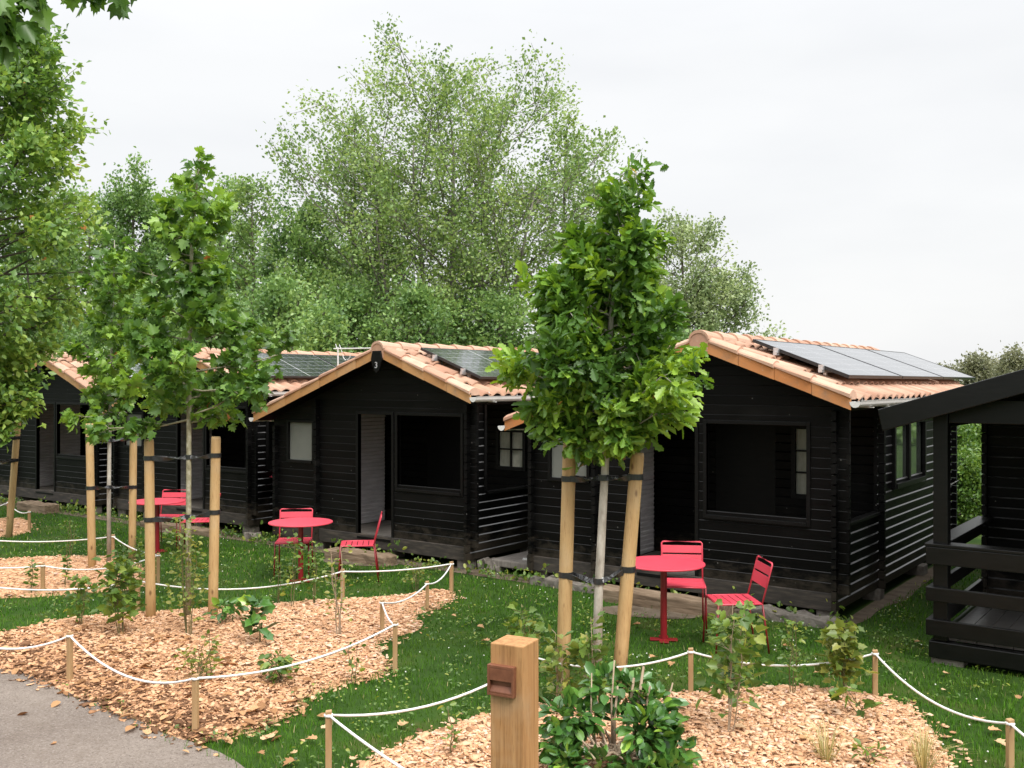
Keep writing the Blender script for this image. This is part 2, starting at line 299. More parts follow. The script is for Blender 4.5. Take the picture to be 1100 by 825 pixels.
def polydist(P, poly):
    d = np.full(len(P), 1e9); n = len(poly)
    for i in range(n):
        a = np.array(poly[i][:2]); b = np.array(poly[(i+1) % n][:2]); ab = b-a
        t = np.clip(((P-a) @ ab)/(ab @ ab+1e-12), 0, 1); d = np.minimum(d, np.linalg.norm(P-a-t[:, None]*ab, axis=1))
    return d

# ------------------------------------------------------------------ leaves
def leaf_shape(kind):
    if kind == 'diamond':
        return np.array([(0, 0, 0), (-.34, .48, .10), (0, 1, -.04), (.34, .48, .10)]), [[(0, 2, 1)], [(0, 3, 2)]]
    if kind == 'oval':
        h = [(.0, .0), (.22, .18), (.31, .45), (.24, .75), (0, 1)]
    elif kind == 'oak':
        h = [(0, 0), (.05, .14), (.13, .22), (.09, .32), (.21, .45), (.13, .52), (.26, .66), (.18, .74), (.19, .86), (.08, .92), (0, 1)]
    elif kind == 'maple':
        h = [(0, 0), (.25, -.06), (.5, .12), (.38, .22), (.62, .5), (.36, .5), (.28, .58), (.34, .78), (.14, .76), (0, 1.05)]
    elif kind == 'ivy':
        h = [(0, 0), (.28, -.08), (.46, .14), (.36, .34), (.44, .56), (.24, .66), (0, 1)]
    L = [(-x, y, abs(x)*.28-.25*(y-.3)**2) for x, y in h]; R_ = [(x, y, abs(x)*.28-.25*(y-.3)**2) for x, y in h[1:-1]]
    V = np.array(L+R_); n = len(h)
    left = tuple(range(n))[::-1]; right = (0,)+tuple(range(n, n+len(R_)))+(n-1,)
    return V, [[left], [right]]
def leaves(name, P, D, size, kind, mat, parent=None, rnd=None, droop=.3, rng=RNG, upbias=.6):
    """one leaf per point P, blade pointing along D (with droop), face turned mostly up."""
    T, fs = leaf_shape(kind); n = len(P); k = len(T)
    D = D+rng.normal(0, .35, D.shape); D[:, 2] -= droop; D /= np.linalg.norm(D, axis=1)[:, None]+1e-9
    up = rng.normal(0, 1-upbias*.6, (n, 3)); up[:, 2] += upbias*1.3
    X = np.cross(D, up); X /= np.linalg.norm(X, axis=1)[:, None]+1e-9; Z = np.cross(X, D)
    s = size*rng.uniform(.6, 1.2, n)
    V = P[:, None, :]+s[:, None, None]*(T[None, :, 0, None]*X[:, None, :]+T[None, :, 1, None]*D[:, None, :]+T[None, :, 2, None]*Z[:, None, :])
    off = (np.arange(n)*k)[:, None]
    Fs = [off+np.array(f[0])[None, :] for f in fs]
    if rnd is None: rnd = rng.uniform(0, 1, n)
    return fast(name, V.reshape(-1, 3), Fs, mat, parent, np.repeat(rnd, k))
def polyline(a, d, L, n, bend, rng, wob=.06):
    """curved branch: starts at a along d, length L, bends towards vector bend"""
    pts = [np.array(a, float)]; d = np.array(d, float)
    for i in range(n):
        d = d+np.array(bend)*(1.0/n)+rng.normal(0, wob, 3); d /= np.linalg.norm(d); pts.append(pts[-1]+d*L/n)
    return pts
def sample_line(pts, t):
    f = t*(len(pts)-1); i = min(int(f), len(pts)-2); u = f-i; return pts[i]*(1-u)+pts[i+1]*u, pts[i+1]-pts[i]
def make_tree(name, label, cat, trunk, tr, prim, leaf, lsize, lkind, lmat, bark, seed, group=None, nl=40, sec=5, seclen=.4, sig=.08, elev=.5, bend=(0, 0, .35),
              h0=.25, clumpvar=.35, droop=.3, upbias=.6, twigr=.006, nside=7, tpow=1.0, lref=None, umin=.25, jit=(.7, 1.12), stems=None):
    """trunk: list of world points, tr: radii, prim: number of limbs, leaf: function(t in 0..1 up the trunk, azimuth)->limb length"""
    rng = np.random.default_rng(seed)
    base = np.array(trunk[0]); o = empty(name, base, label, cat, group)
    tb = MB(); P = []; D = []; Rn = []
    for st, radii in ([(trunk, tr)]+(stems or [])):
        st = [np.array(q, float)-base for q in st]
        tb.tube(st, radii, nside)
        az = rng.uniform(0, 6.28)
        for i in range(prim):
            t = h0+(1-h0)*((i+rng.uniform(0, .8))/prim)**tpow; p, d = sample_line(st, min(t, .999)); az += 2.4+rng.normal(0, .35)
            L = leaf(t, az)*rng.uniform(*jit)
            if L < .02: continue
            el = elev+.5*t+rng.normal(0, .15)
            dv = np.array([math.cos(az)*math.cos(el), math.sin(az)*math.cos(el), math.sin(el)])
            pl = polyline(p, dv, L, 5, bend, rng)
            r0 = np.interp(t, np.linspace(0, 1, len(radii)), radii)*.45
            tb.tube(pl, list(np.linspace(max(r0, twigr), twigr, 6)), 5, cap=False)
            tone = rng.uniform(0, 1)
            for j in range(sec if not lref else max(2, int(sec*min(1, 1.6*L/lref)))):
                u = rng.uniform(umin, 1.0) if j else 1.0; q, dd = sample_line(pl, min(u, .999)); dd = dd/np.linalg.norm(dd)
                sd = dd+rng.normal(0, .6, 3); sd /= np.linalg.norm(sd); SL = max(L*seclen*rng.uniform(.5, 1.2)*(1.15-.5*u), .06)
                sl = polyline(q, sd, SL, 3, (0, 0, .1), rng)
                tb.tube(sl, [twigr, twigr*.8, twigr*.6, twigr*.4], 4, cap=False)
                m = max(2, int(nl*rng.uniform(.5, 1.4)*(min(1.3, (L/lref)) if lref else 1))); us = rng.uniform(.15, 1, m)**.8
                tone2 = tone+rng.normal(0, .2)
                for uu in us:
                    a, d2 = sample_line(sl, min(uu, .999)); d2 = d2/np.linalg.norm(d2)
                    P.append(a+rng.normal(0, sig, 3)); D.append(d2+rng.normal(0, .7, 3)); Rn.append(tone2)
    tb.build('trunk', bark, o, smooth=True)
    P = np.array(P); D = np.array(D); Rn = np.array(Rn)
    r = np.clip(.5+(Rn-.5)*clumpvar+rng.normal(0, .2, len(P)), 0, .9); r[rng.random(len(P)) < .002] = 1.0
    leaves('crown', P, D, lsize, lkind, lmat, o, r, droop, rng, upbias)
    return o

# ------------------------------------------------------------------ cabins
BH = .107
def boards(mb, axis, plane, sgn, u0, u1, z0, z1, holes=(), top=None, th=.045, mi=0, pitch=BH, ch=.016, em=1, led=.011):
    """stacked horizontal boards. axis 'x': wall runs along x at y=plane, outer face towards sgn*y; axis 'y': runs along y at x=plane.
    holes: (u0,u1,z0,z1); top: function z -> (umin, umax) that clips the gable."""
    n = int(round((z1-z0)/pitch)); p = (z1-z0)/n
    for i in range(n):
        a, b = z0+i*p, z0+(i+1)*p; m = (a+b)/2
        spans = [(u0, u1)]
        for h in holes:
            if h[2] < m < h[3]:
                ns = []
                for s in spans:
                    if h[1] <= s[0] or h[0] >= s[1]: ns.append(s); continue
                    if h[0] > s[0]: ns.append((s[0], h[0]))
                    if h[1] < s[1]: ns.append((h[1], s[1]))
                spans = ns
        for s in spans:
            c0a, c0b, c1a, c1b = s[0], s[0], s[1], s[1]
            if top:
                la, ha = top(a); lb, hb = top(b)
                c0a, c1a = max(s[0], la), min(s[1], ha); c0b, c1b = max(s[0], lb), min(s[1], hb)
                if c1a-c0a < .03: continue
                if c1b < c0b: c0b = c1b = (c0b+c1b)/2
            j = random.uniform(-.0015, .0015)
            prof = [(-th, a+.0005), (j-led, a+.0005), (j-led*.8, a+.004), (j, b-led*1.2), (-led+j, b-.0005), (-th, b-.0005)]
            def P(off, z, lo):
                t = (z-a)/(b-a); u = (c0a*(1-t)+c0b*t) if lo else (c1a*(1-t)+c1b*t)
                return (u, plane+sgn*off, z) if axis == 'x' else (plane+sgn*off, u, z)
            V = [P(o, z, True) for o, z in prof]+[P(o, z, False) for o, z in prof]; k = 6
            mb.add(V, [tuple(range(k)), tuple(range(k, 2*k))[::-1]]+[(q, q+k, (q+1) % k+k, (q+1) % k) for q in range(k)], mi)
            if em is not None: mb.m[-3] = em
def log_ends(mb, x0, x1, y0, y1, z0, z1, pitch=BH):
    n = int(round((z1-z0)/pitch)); p = (z1-z0)/n
    for i in range(n):
        a = z0+i*p; d = random.uniform(-.004, .004)
        mb.hexa([(x0, y0+d, a+.004), (x1, y0+d, a+.004), (x1, y1, a+.004), (x0, y1, a+.004), (x0, y0+d, a+p-.011), (x1, y0+d, a+p-.011), (x1, y1, a+p-.002), (x0, y1, a+p-.002)])
def frame(mb, axis, plane, sgn, u0, u1, z0, z1, w=.055, d=.03, back=.06, sill=True):
    def B(a0, a1, b0, b1, e=0):
        p0, p1 = plane-sgn*back, plane+sgn*(d+e)
        if axis == 'x': mb.box((a0, p0, b0), (a1, p1, b1))
        else: mb.box((p0, a0, b0), (p1, a1, b1))
    B(u0-w, u0, z0-w, z1+w); B(u1, u1+w, z0-w, z1+w); B(u0, u1, z1, z1+w)
    if sill: B(u0, u1, z0-w, z0, .012)
def tile_slope(xe, ze, xr, zr, y0, y1, per=.235, course=.37, amp=.042, lift=.028):
    """pantiles on a slope from the eave (xe,ze) up to the ridge (xr,zr); real corrugated courses with a step at each lower edge"""
    L = math.hypot(xr-xe, zr-ze); ux, uz = (xr-xe)/L, (zr-ze)/L; nx, nz = (-uz, ux) if ux > 0 else (uz, -ux)
    nc = int(math.ceil(L/course)); nt = int(round((y1-y0)/per)); per = (y1-y0)/nt; K = 10
    V = []; Fc = []; R = []
    prof = [(.0, 0), (.06, .03), (.16, .0), (.24, .22), (.33, .62), (.44, .92), (.56, 1.0), (.68, .92), (.80, .62), (.90, .22), (1.0, 0)]
    for c in range(nc):
        s0, s1 = c*course, min(L, (c+1)*course+.03)
        for t in range(nt):
            rv = random.random(); b = len(V); dj = random.uniform(-.006, .006); ds = random.uniform(-.008, .008)
            for row in range(3):                       # underside lip, lower edge, upper edge
                s = (s0+ds if c else s0) if row < 2 else s1
                for f, h in prof:
                    tap = 1.0 if row < 2 else .86
                    hh = amp*h*tap+(lift if row == 1 else (lift-.024 if row == 0 else .0))+dj
                    y = y0+(t+.5+(f-.5)*(1.0 if row < 2 else .93))*per
                    V.append((xe+ux*s+nx*hh, y, ze+uz*s+nz*hh)); R.append(min(max(rv+random.uniform(-.08, .08), 0), 1))
            n = len(prof)
            for row in range(2):
                for k in range(n-1): Fc.append((b+row*n+k, b+row*n+k+1, b+(row+1)*n+k+1, b+(row+1)*n+k))
    return np.array(V), np.array(Fc), np.array(R)
def rake(mb, p0, p1, y0, y1, h, course=.41):
    """verge tiles: a rounded cap and a hanging face, one after another down the slope (p0 eave, p1 apex as x,z)"""
    p0 = np.array(p0); p1 = np.array(p1); L = np.linalg.norm(p1-p0); u = (p1-p0)/L; n = int(round(L/course)); c = L/n
    for i in range(n):
        j = random.uniform(-.005, .005); dz = random.uniform(-.004, .004); r = random.random()
        for part in (0, 1):
            V = []
            for q, t in ((p0+u*(i*c+.003), .012), (p0+u*((i+1)*c-.003+(.03 if part else 0)), -.006)):
                b, top = q[1]+dz, q[1]+h+dz
                if part == 0: pr = ((y0+j, b), (y0+j, top), (y0+.018+j, top), (y0+.018+j, b+.004))
                else:
                    e = t*1.3; pr = ((y0-.012-e+j, top-.012), (y0-.012-e+j, top+.008+e), (y0+.012+j, top+.03+e), (y0+.05+j, top+.046+e), (y0+.09, top+.05+e), (y0+.13, top+.042+e), (y1-.02, top+.012+e), (y1, top-.03), (y0+.03, top-.03))
                V += [(q[0], a, z) for a, z in pr]
            k = len(V)//2
            mb.add(V, [tuple(range(k)), tuple(range(k, 2*k))[::-1]]+[(q, q+k, (q+1) % k+k, (q+1) % k) for q in range(k)], part, r)
def solar_panel(parent, S, y0, y1, slope_fn):
    """one framed panel lying on the roof: S=(x_low,x_high)"""
    xl, xh = S; zl, zh = slope_fn(xl), slope_fn(xh)
    a = np.array([xl, y0, zl]); U = np.array([0, y1-y0, 0]); W = np.array([xh-xl, 0, zh-zl]); nn = np.cross(U, W); nn /= np.linalg.norm(nn); nn = nn if nn[2] > 0 else -nn
    me = MB(); un, wn = U/np.linalg.norm(U), W/np.linalg.norm(W); lu, lw = np.linalg.norm(U), np.linalg.norm(W); e = .012
    for c, ax, ay in ((a+un*e/2+W/2, un*e/2, wn*lw/2), (a+U-un*e/2+W/2, un*e/2, wn*lw/2), (a+U/2+wn*e/2, un*(lu/2-e), wn*e/2), (a+U/2+W-wn*e/2, un*(lu/2-e), wn*e/2)):
        me.obox(c-nn*.017, ax, ay, nn*.018)
    me.obox(a+U/2+W/2-nn*.03, un*(lu/2-e), wn*(lw/2-e), nn*.003)
    o = me.build('solar_panel', M_PANELFRAME, parent)
    q = [a+un*e+wn*e-nn*.002, a+U-un*e+wn*e-nn*.002, a+U+W-un*e-wn*e-nn*.002, a+W+un*e-wn*e-nn*.002]
    m2 = bpy.data.meshes.new('cell_sheet'); m2.from_pydata([tuple(v) for v in q]+[tuple(v-nn*.02) for v in q], [], [(0, 1, 2, 3), (7, 6, 5, 4)]); uv = m2.uv_layers.new(name='UVMap')
    for i, co in enumerate([(0, 0), (1, 0), (1, 1), (0, 1), (0, 1), (1, 1), (1, 0), (0, 0)]): uv.data[i].uv = co
    m2.materials.append(M_SOLAR); c = bpy.data.objects.new('cell_sheet', m2); COL.objects.link(c); c.parent = o
    return o
def text_obj(name, body, size, loc, rot, mat, parent, depth_=.002):
    cu = bpy.data.curves.new(name, 'FONT'); cu.body = body; cu.size = size; cu.extrude = depth_; cu.align_x = 'CENTER'; cu.align_y = 'CENTER'; cu.materials.append(mat)
    t = bpy.data.objects.new(name, cu); COL.objects.link(t); dg = bpy.context.evaluated_depsgraph_get(); me = bpy.data.meshes.new_from_object(t.evaluated_get(dg)); bpy.data.objects.remove(t)
    me.materials.clear(); me.materials.append(mat); o = bpy.data.objects.new(name, me); COL.objects.link(o); o.location = loc; o.rotation_euler = rot; o.parent = parent; return o

def cabin(loc, label, door, win, rakemat, number=None, panels=(), plaque=True, lat=(-.70, -.27, 1.24, 1.74, 2, 2), so=.34, body=4.9, roofend=5.6, wingwin=(-3.62, -3.1, 1.29, 1.85), shutter=True, apx=-1.52, ltip=-4.15):
    o = empty('timber_cabin', loc, label, 'cabin', 'black timber cabins in a row')
    XW = -.10; XL = -3.97; XP = -2.95; Z0 = .13; EZ = 2.22; AZ = 2.80; PD = 1.41
    sl_r = (AZ-2.18)/(.1-apx); sl_l = (AZ-1.85)/(apx-ltip)
    def roofz(x): return AZ-(x-apx)*sl_r if x > apx else AZ-(apx-x)*sl_l
    def clip(z):
        return (apx-(AZ-z)/sl_l+.02, apx+(AZ-z)/sl_r-.02) if z < AZ-.02 else (apx, apx)
    doorh = (door[0], door[1], .27, 2.0); winh = (win[0], win[1], 1.0, 2.0)
    # front wall
    w = MB(); fr = MB(); tr = MB()
    boards(w, 'x', 0, -1, XL, 0, Z0+.17, 2.74, [doorh, winh, wingwin], clip, led=.0045)
    log_ends(w, XW-.05, XW, -.075, .0, Z0, 2.17); log_ends(w, -.02, .012, -.001, .04, Z0+.17, 2.17)
    log_ends(w, XP-.05, XP, -.075, .0, Z0, 2.2)
    log_ends(w, XL+.05, XL+.1, -.07, .0, Z0, 1.8)
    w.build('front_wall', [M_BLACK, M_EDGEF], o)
    b = MB(); b.box((XL-.004, -.02, Z0-.01), (XP-.055, .04, Z0+.172)); b.box((XP+.004, -.022, Z0-.01), (XW-.06, .04, Z0+.172)); b.build('base_beam', M_BEAM, o, bevel=.006)
    # frames of the openings
    f = MB(); frame(f, 'x', 0, -1, win[0], win[1], 1.0, 2.0, .042, .012); f.build('window_frame', M_BLACKTRIM, o, bevel=.004)
    f = MB(); frame(f, 'x', 0, -1, door[0], door[1], .29, 2.0, .042, .012, sill=False); f.box((door[0], -.03, .235), (door[1], .07, .27)); f.build('door_frame', M_BLACKTRIM, o, bevel=.004)
    f = MB(); frame(f, 'x', 0, -1, *wingwin, w=.04, d=.02); wf = f.build('wing_window', M_BLACKTRIM, o, bevel=.003)
    g = MB(); g.box((wingwin[0]-.002, .018, wingwin[2]-.002), (wingwin[1]+.002, .026, wingwin[3]+.002)); g.build('pane', M_FROST, wf)
    # right side wall: porch parapet, then the room
    w = MB(); boards(w, 'y', XW+.0, 1, .0, body, Z0, 2.26, [(so, PD-.06, 1.0, 2.16), (1.98, 3.3, 1.26, 2.12)])
    log_ends(w, XW, XW+.07, PD-.045, PD+.01, Z0, 2.2); log_ends(w, XW, XW+.07, body-.05, body, Z0, 2.2)
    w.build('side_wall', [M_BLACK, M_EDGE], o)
    f = MB(); f.box((XW-.06, so, .965), (XW+.035, PD-.062, 1.002)); f.build('sill_board', M_BLACKTRIM, o, bevel=.004)
    f = MB(); f.box((XW-.05, so-.05, 1.003), (XW+.012, so, 2.16)); f.build('opening_jamb', M_BLACKTRIM, o, bevel=.004)
    f = MB(); frame(f, 'y', XW, 1, 1.98, 3.3, 1.26, 2.12, w=.06, d=.035); f.box((XW-.02, 2.60, 1.26), (XW+.02, 2.68, 2.12)); sf = f.build('side_window', M_BLACKTRIM, o, bevel=.004)
    g = MB(); g.box((XW-.03, 1.979, 1.259), (XW-.022, 3.301, 2.121)); g.build('pane', M_GLASS, sf)
    # left, rear and inner walls
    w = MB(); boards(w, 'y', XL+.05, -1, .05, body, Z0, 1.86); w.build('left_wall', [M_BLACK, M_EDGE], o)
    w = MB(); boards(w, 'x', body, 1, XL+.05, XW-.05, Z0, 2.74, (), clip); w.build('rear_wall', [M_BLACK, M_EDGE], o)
    w = MB(); boards(w, 'x', PD, -1, XP, XW-.05, Z0+.1, 2.7, [(-2.1, -1.32, .27, 2.05), (lat[0], lat[1], lat[2], lat[3])], clip); w.build('inner_wall', [M_BLACK, M_BLACK], o)
    d = MB(); d.box((-2.098, PD+.01, .28), (-1.322, PD+.045, 2.04)); dd = d.build('inner_door', M_BLACKTRIM, o)
    f = MB(); frame(f, 'x', PD, -1, *lat[:4], w=.05, d=.02); nc_, nr_ = lat[4:]
    for k in range(1, nc_): u = lat[0]+(lat[1]-lat[0])*k/nc_; f.box((u-.011, PD-.012, lat[2]), (u+.011, PD+.02, lat[3]))
    for k in range(1, nr_): u = lat[2]+(lat[3]-lat[2])*k/nr_; f.box((lat[0]+.001, PD-.010, u-.011), (lat[1]-.001, PD+.018, u+.011))
    lw = f.build('lattice_window', M_BLACKTRIM, o)
    g = MB(); g.box((lat[0]-.001, PD+.021, lat[2]-.001), (lat[1]+.001, PD+.028, lat[3]+.001)); g.build('pane', M_CURTAIN, lw)
    # pale partition lining inside the porch and the floor
    w = MB(); boards(w, 'y', XP+.02, 1, .05, PD-.05, .27, 2.2, pitch=.058, th=.02, ch=.012); w.build('porch_lining', [M_INNER, M_INNER], o)
    fl = MB()
    for k in range(12): fl.box((XP+.03, .05+k*.113, .235), (XW-.06, .05+k*.113+.109, .268))
    fl.build('porch_floor', M_FLOOR, o)
    fl = MB(); fl.box((XL+.06, PD+.05, .2), (XW-.06, body-.06, .25)); fl.build('room_floor', M_DECK, o)
    for (x, y) in ((-.25, .1), (-3.0, .1), (-.17, PD), (-.17, 3.2), (-.25, body-.2), (-3.8, .12), (-3.8, 2.5), (-3.8, body-.2), (-1.6, .16)):
        p = MB(); q = random.uniform(.8, 1.15); p.box((x-.11*q, y-.09, -.05), (x+.11*q, y+.13*q, Z0+.0)); p.build('foundation_pier', M_STONE, o, bevel=.02)
    # roof deck, tiles, ridge, verge tiles, gutters
    OY = -.25; rb = MB()
    rb.prism([(ltip+.05, roofz(ltip)+.02), (apx, AZ+.035), (.06, roofz(.1)+.035), (.06, roofz(.1)+.06), (apx, AZ+.08), (ltip+.05, roofz(ltip)+.06)], 'y', OY+.05, roofend)
    ro = rb.build('roof', M_BLACKTRIM, o)
    V1, F1, R1 = tile_slope(.12, roofz(.1)+.085, apx, AZ+.115, OY+.16, roofend)
    V2, F2, R2 = tile_slope(ltip, roofz(ltip)+.085, apx, AZ+.115, OY+.16, roofend)
    fast('tiling', np.concatenate([V1, V2]), [np.concatenate([F1, F2+len(V1)])], M_TILE, ro, np.concatenate([R1, R2]), smooth=False)
    rd = MB(); y = OY-.02; i = 0
    while y < roofend:
        rr = .105; V = []
        for (yy, s) in ((y, 1.0), (y+.06, 1.03), (y+.44, .86)):
            for k in range(9):
                a = PI*k/8; V.append((apx+rr*s*1.12*math.cos(a), yy, AZ+.105+(rr*s*.98)*math.sin(a)+(.012 if yy < y+.1 else 0)))
            for k in range(9):
                a = PI*k/8; V.append((apx+rr*s*.98*math.cos(PI-a), yy, AZ+.10+(rr*s*.82)*math.sin(a)))
        n = 18; rd.add(V, [tuple(range(n)), tuple(range(2*n, 3*n))[::-1]]+[(r*n+k, r*n+(k+1) % n, (r+1)*n+(k+1) % n, (r+1)*n+k) for r in range(2) for k in range(n)])
        y += .40; i += 1
    rd.prism([(apx+.112*math.cos(a), AZ+.105+.10*math.sin(a)) for a in np.linspace(0, PI, 9)]+[(apx-.1, AZ-.02), (apx+.1, AZ-.02)], 'y', OY-.012, OY+.03)
    rd.build('ridge_tiling', M_TILE, ro)
    rk = MB(); rake(rk, (.105, roofz(.1)), (apx+.055, AZ-.02), OY, OY+.2, .135); rake(rk, (ltip, roofz(ltip)), (apx-.055, AZ-.02), OY, OY+.2, .135)
    rk.build('rake_tiling', [rakemat, M_TILE], ro)
    for (x, z, s) in ((.145, roofz(.1)+.02, 1), (ltip-.045, roofz(ltip)-.0, -1)):
        g = MB(); prof = [(x+.055*math.cos(a), z+.06+.058*math.sin(a)) for a in np.linspace(PI, 2*PI, 8)]+[(x+.062, z+.075), (x+.05, z+.075)]+[(x+.047*math.cos(a), z+.062+.05*math.sin(a)) for a in np.linspace(2*PI, PI, 8)]
        k = len(prof); V = [(q[0], OY+.0, q[1]) for q in prof]+[(q[0], roofend, q[1]) for q in prof]
        g.add(V, [(i, (i+1) % k, (i+1) % k+k, i+k) for i in range(k)])
        cap = [(x+.055*math.cos(a), z+.06+.058*math.sin(a)) for a in np.linspace(PI, 2*PI, 8)]; g.prism(cap, 'y', OY-.004, OY+.006)
        gt = g.build('gutter', M_WHITE, o)
        for yy in np.arange(OY+.4, roofend-.1, .62):
            hk = MB(); hk.box((x-.058, yy-.012, z-.004), (x+.064, yy+.012, z+.004)); hk.box((x-.058 if s > 0 else x+.05, yy-.01, z), (x-.05 if s > 0 else x+.058, yy+.01, z+.13))
            hk.build('bracket', M_WHITE, gt)
    # gable plaque at the apex
    if plaque:
        pq = MB(); pz = AZ+.02
        pq.prism([(apx-.05, pz-.20), (apx, pz-.245), (apx+.05, pz-.20), (apx+.105, pz-.05), (apx+.075, pz+.065), (apx-.075, pz+.065), (apx-.105, pz-.05)], 'y', OY-.035, OY-.006)
        pq = pq.build('plaque', M_BLACKTRIM, o, bevel=.006)
        if number: text_obj('number', number, .12, (apx, OY-.037, pz-.135), (PI/2, 0, 0), M_DIGIT, pq)
    # solar panels on the right slope, on rails
    for i, (ya, yb) in enumerate(panels):
        fn = lambda x: roofz(x)+.26+.0*x
        solar_panel(o, (-.13, -1.20), ya, yb, fn)
    if panels:
        for x in (-.42, -.92):
            r = MB(); z = roofz(x)+.20; r.box((x-.02, panels[0][0]-.07, z-.02), (x+.02, panels[-1][1]+.05, z+.018))
            for yy in np.arange(panels[0][0]+.1, panels[-1][1], .9): r.box((x-.015, yy-.02, z-.12), (x+.015, yy+.02, z-.018))
            r.build('panel_rail', M_ALU, o)
        for x in (-.42, -.92): r = MB(); r.box((x-.025, panels[0][0]-.05, roofz(x)+.205), (x+.025, panels[0][0]-.004, roofz(x)+.262)); r.build('panel_clamp', M_ALU, o)
    return o, roofz
cabR, rzR = cabin((-3.18, 10.02, 0), 'largest black cabin right of the oak, its roof panels mirroring the white sky', (-2.41, -1.69), (-1.55, -.43), M_RAKE2, None, [(.45, 2.48), (2.51, 4.54), (4.57, 6.6)], roofend=5.9, plaque=False, lat=(-1.07, -.62, 1.13, 1.9, 2, 3), so=.1)
cabM, rzM = cabin((-7.97, 10.02, 0), 'black cabin with white number 3 on the plaque under its roof peak', (-2.15, -1.5), (-1.39, -.26), M_RAKE, '3', [(.27, 2.3), (2.33, 4.36)])
cabL, rzL = cabin((-12.62, 10.22, .03), 'black cabin half hidden behind the slim maple, dark panels on its roof', (-2.05, -1.35), (-1.25, -.2), M_RAKE, None, [(.27, 2.3), (2.33, 4.36)], ltip=-3.95)
cabF, rzF = cabin((-17.05, 10.15, .03), 'farthest black cabin at the left end of the row, seen under maple leaves', (-2.15, -1.5), (-1.39, -.26), M_RAKE, None, [(.5, 2.53), (2.56, 4.59)])
# television aerial of the numbered cabin
a = MB(); pl = PY(362, 374.5, 10.25)-np.array([-7.97, 10.02, 0]); pr_ = PY(404, 374, 10.3)-np.array([-7.97, 10.02, 0])
zz = rzM(pl[0])
a.tube([(pl[0]+.02, pl[1], zz), (pl[0]+.02, pl[1], pl[2]+.02)], .012, 6); a.tube([pl-np.array([.06, 0, 0]), pr_], .011, 6)
for k, L in ((0, .07), (.1, .06)):
    q = pl+(pr_-pl)*k; a.tube([q+np.array([0.03, 0, -L]), q+np.array([-.03, 0, L])], .006, 5)
    a.tube([q+np.array([0, -L, 0]), q+np.array([0, L, 0])], .006, 5)
a.tube([pl+(pr_-pl)*.25+np.array([.08*math.cos(t), 0, -.09+.08*math.sin(t)]) for t in np.linspace(PI, 2*PI, 8)], .006, 5)
a.build('aerial', M_WHITE, cabM)

# the porch of the next cabin, at the right edge
pc = empty('open_porch_cabin', (-2.16, 9.12, 0), 'black cabin with an open railed porch and deck at the right edge', 'cabin', 'black timber cabins in a row')
for x in (0, 3.9): w = MB(); w.box((x, 0, .2), (x+.12, .12, 2.25)); w.build('porch_post', M_PORCH, pc, bevel=.006)
for z0, z1 in ((.87, 1.02), (.55, .67), (.25, .39)):
    r = MB(); r.box((-.05, -.045, z0), (4.05, -.004, z1)); r.box((-.004, .0, z0), (-.045, 2.14, z1)) if False else r.box((-.05, .0, z0), (-.006, 2.14, z1)); r.build('railing_board', M_PORCH, pc, bevel=.005)
r = MB(); r.box((-.06, -.05, 1.022), (4.06, .13, 1.05)); r.box((-.062, .131, 1.022), (.10, 2.14, 1.05)); r.build('handrail', M_PORCH, pc, bevel=.005)
r = MB(); r.box((-.03, -.03, .055), (4.03, .05, .20)); r.box((-.03, .052, .055), (.05, 6.5, .20)); r.build('base_beam', M_PORCH, pc, bevel=.008)
r = MB()
for k in range(28): r.box((.06+k*.142, .06, .205), (.06+k*.142+.136, 2.14, .235))
r.build('deck', M_DECK, pc)
w = MB(); boards(w, 'x', 2.18, -1, .0, 4.0, .2, 2.74, (), lambda z: (max(0, (z-2.06)/.30-.33), min(4.0, 4.73-(z-2.06)/.30))); log_ends(w, -.02, .03, 2.1, 2.2, .2, 2.25); boards(w, 'y', 0.03, -1, 2.2, 6.5, .2, 2.25, [(3.0, 4.2, 1.2, 2.0)]); boards(w, 'y', 4.0, 1, 2.2, 6.5, .2, 2.25); boards(w, 'x', 6.5, 1, 0, 4, .2, 2.3)
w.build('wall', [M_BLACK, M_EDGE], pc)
r = MB(); r.box((0.005, .13, 2.06), (.11, 2.1, 2.24)); r.box((.125, .012, 2.1), (3.9, .10, 2.3)); r.build('header_beam', M_PORCH, pc, bevel=.005)
AX = 2.2; s_ = .30
zt = s_*(AX+.36)
r = MB(); r.prism([(-.335, 2.03), (AX, 2.03+zt), (AX, 2.225+zt), (-.375, 2.215)], 'y', -.34, -.29)
r.prism([(AX, 2.03+zt), (4.55, 2.03), (4.6, 2.215), (AX, 2.225+zt)], 'y', -.34, -.29); r.build('bargeboard', M_PORCH, pc, bevel=.006)
rb = MB(); rb.prism([(-.33, 2.07), (AX, 2.07+zt), (4.55, 2.07), (4.55, 2.11), (AX, 2.11+zt), (-.33, 2.11)], 'y', -.285, 6.7); ro = rb.build('roof', M_PORCH, pc)
V1, F1, R1 = tile_slope(-.33, 2.115, AX, 2.115+zt, -.20, 6.7); V2, F2, R2 = tile_slope(4.55, 2.115, AX, 2.115+zt, -.20, 6.7)
fast('tiling', np.concatenate([V1, V2]), [np.concatenate([F1, F2+len(V1)])], M_TILE, ro, np.concatenate([R1, R2]))
for x, y in ((-.02, 0), (2.0, 0), (0, 3)): p = MB(); p.box((x, y, -.05), (x+.27, y+.2, .055)); p.build('foundation_pier', M_STONE, pc, bevel=.02)
c = MB(); e0 = np.array(PX(1005, 529, -2.16+.0))-np.array([-2.16, 9.12, 0]); e0[0] = -.02; e1 = np.array(PX(1032, 516, -2.16))-np.array([-2.16, 9.12, 0]); e1[0] = -.02
c.tube([e0, e0*.5+e1*.5+np.array([0, 0, -.01]), e1], .006, 5); c.build('cord', M_ROPE, pc)

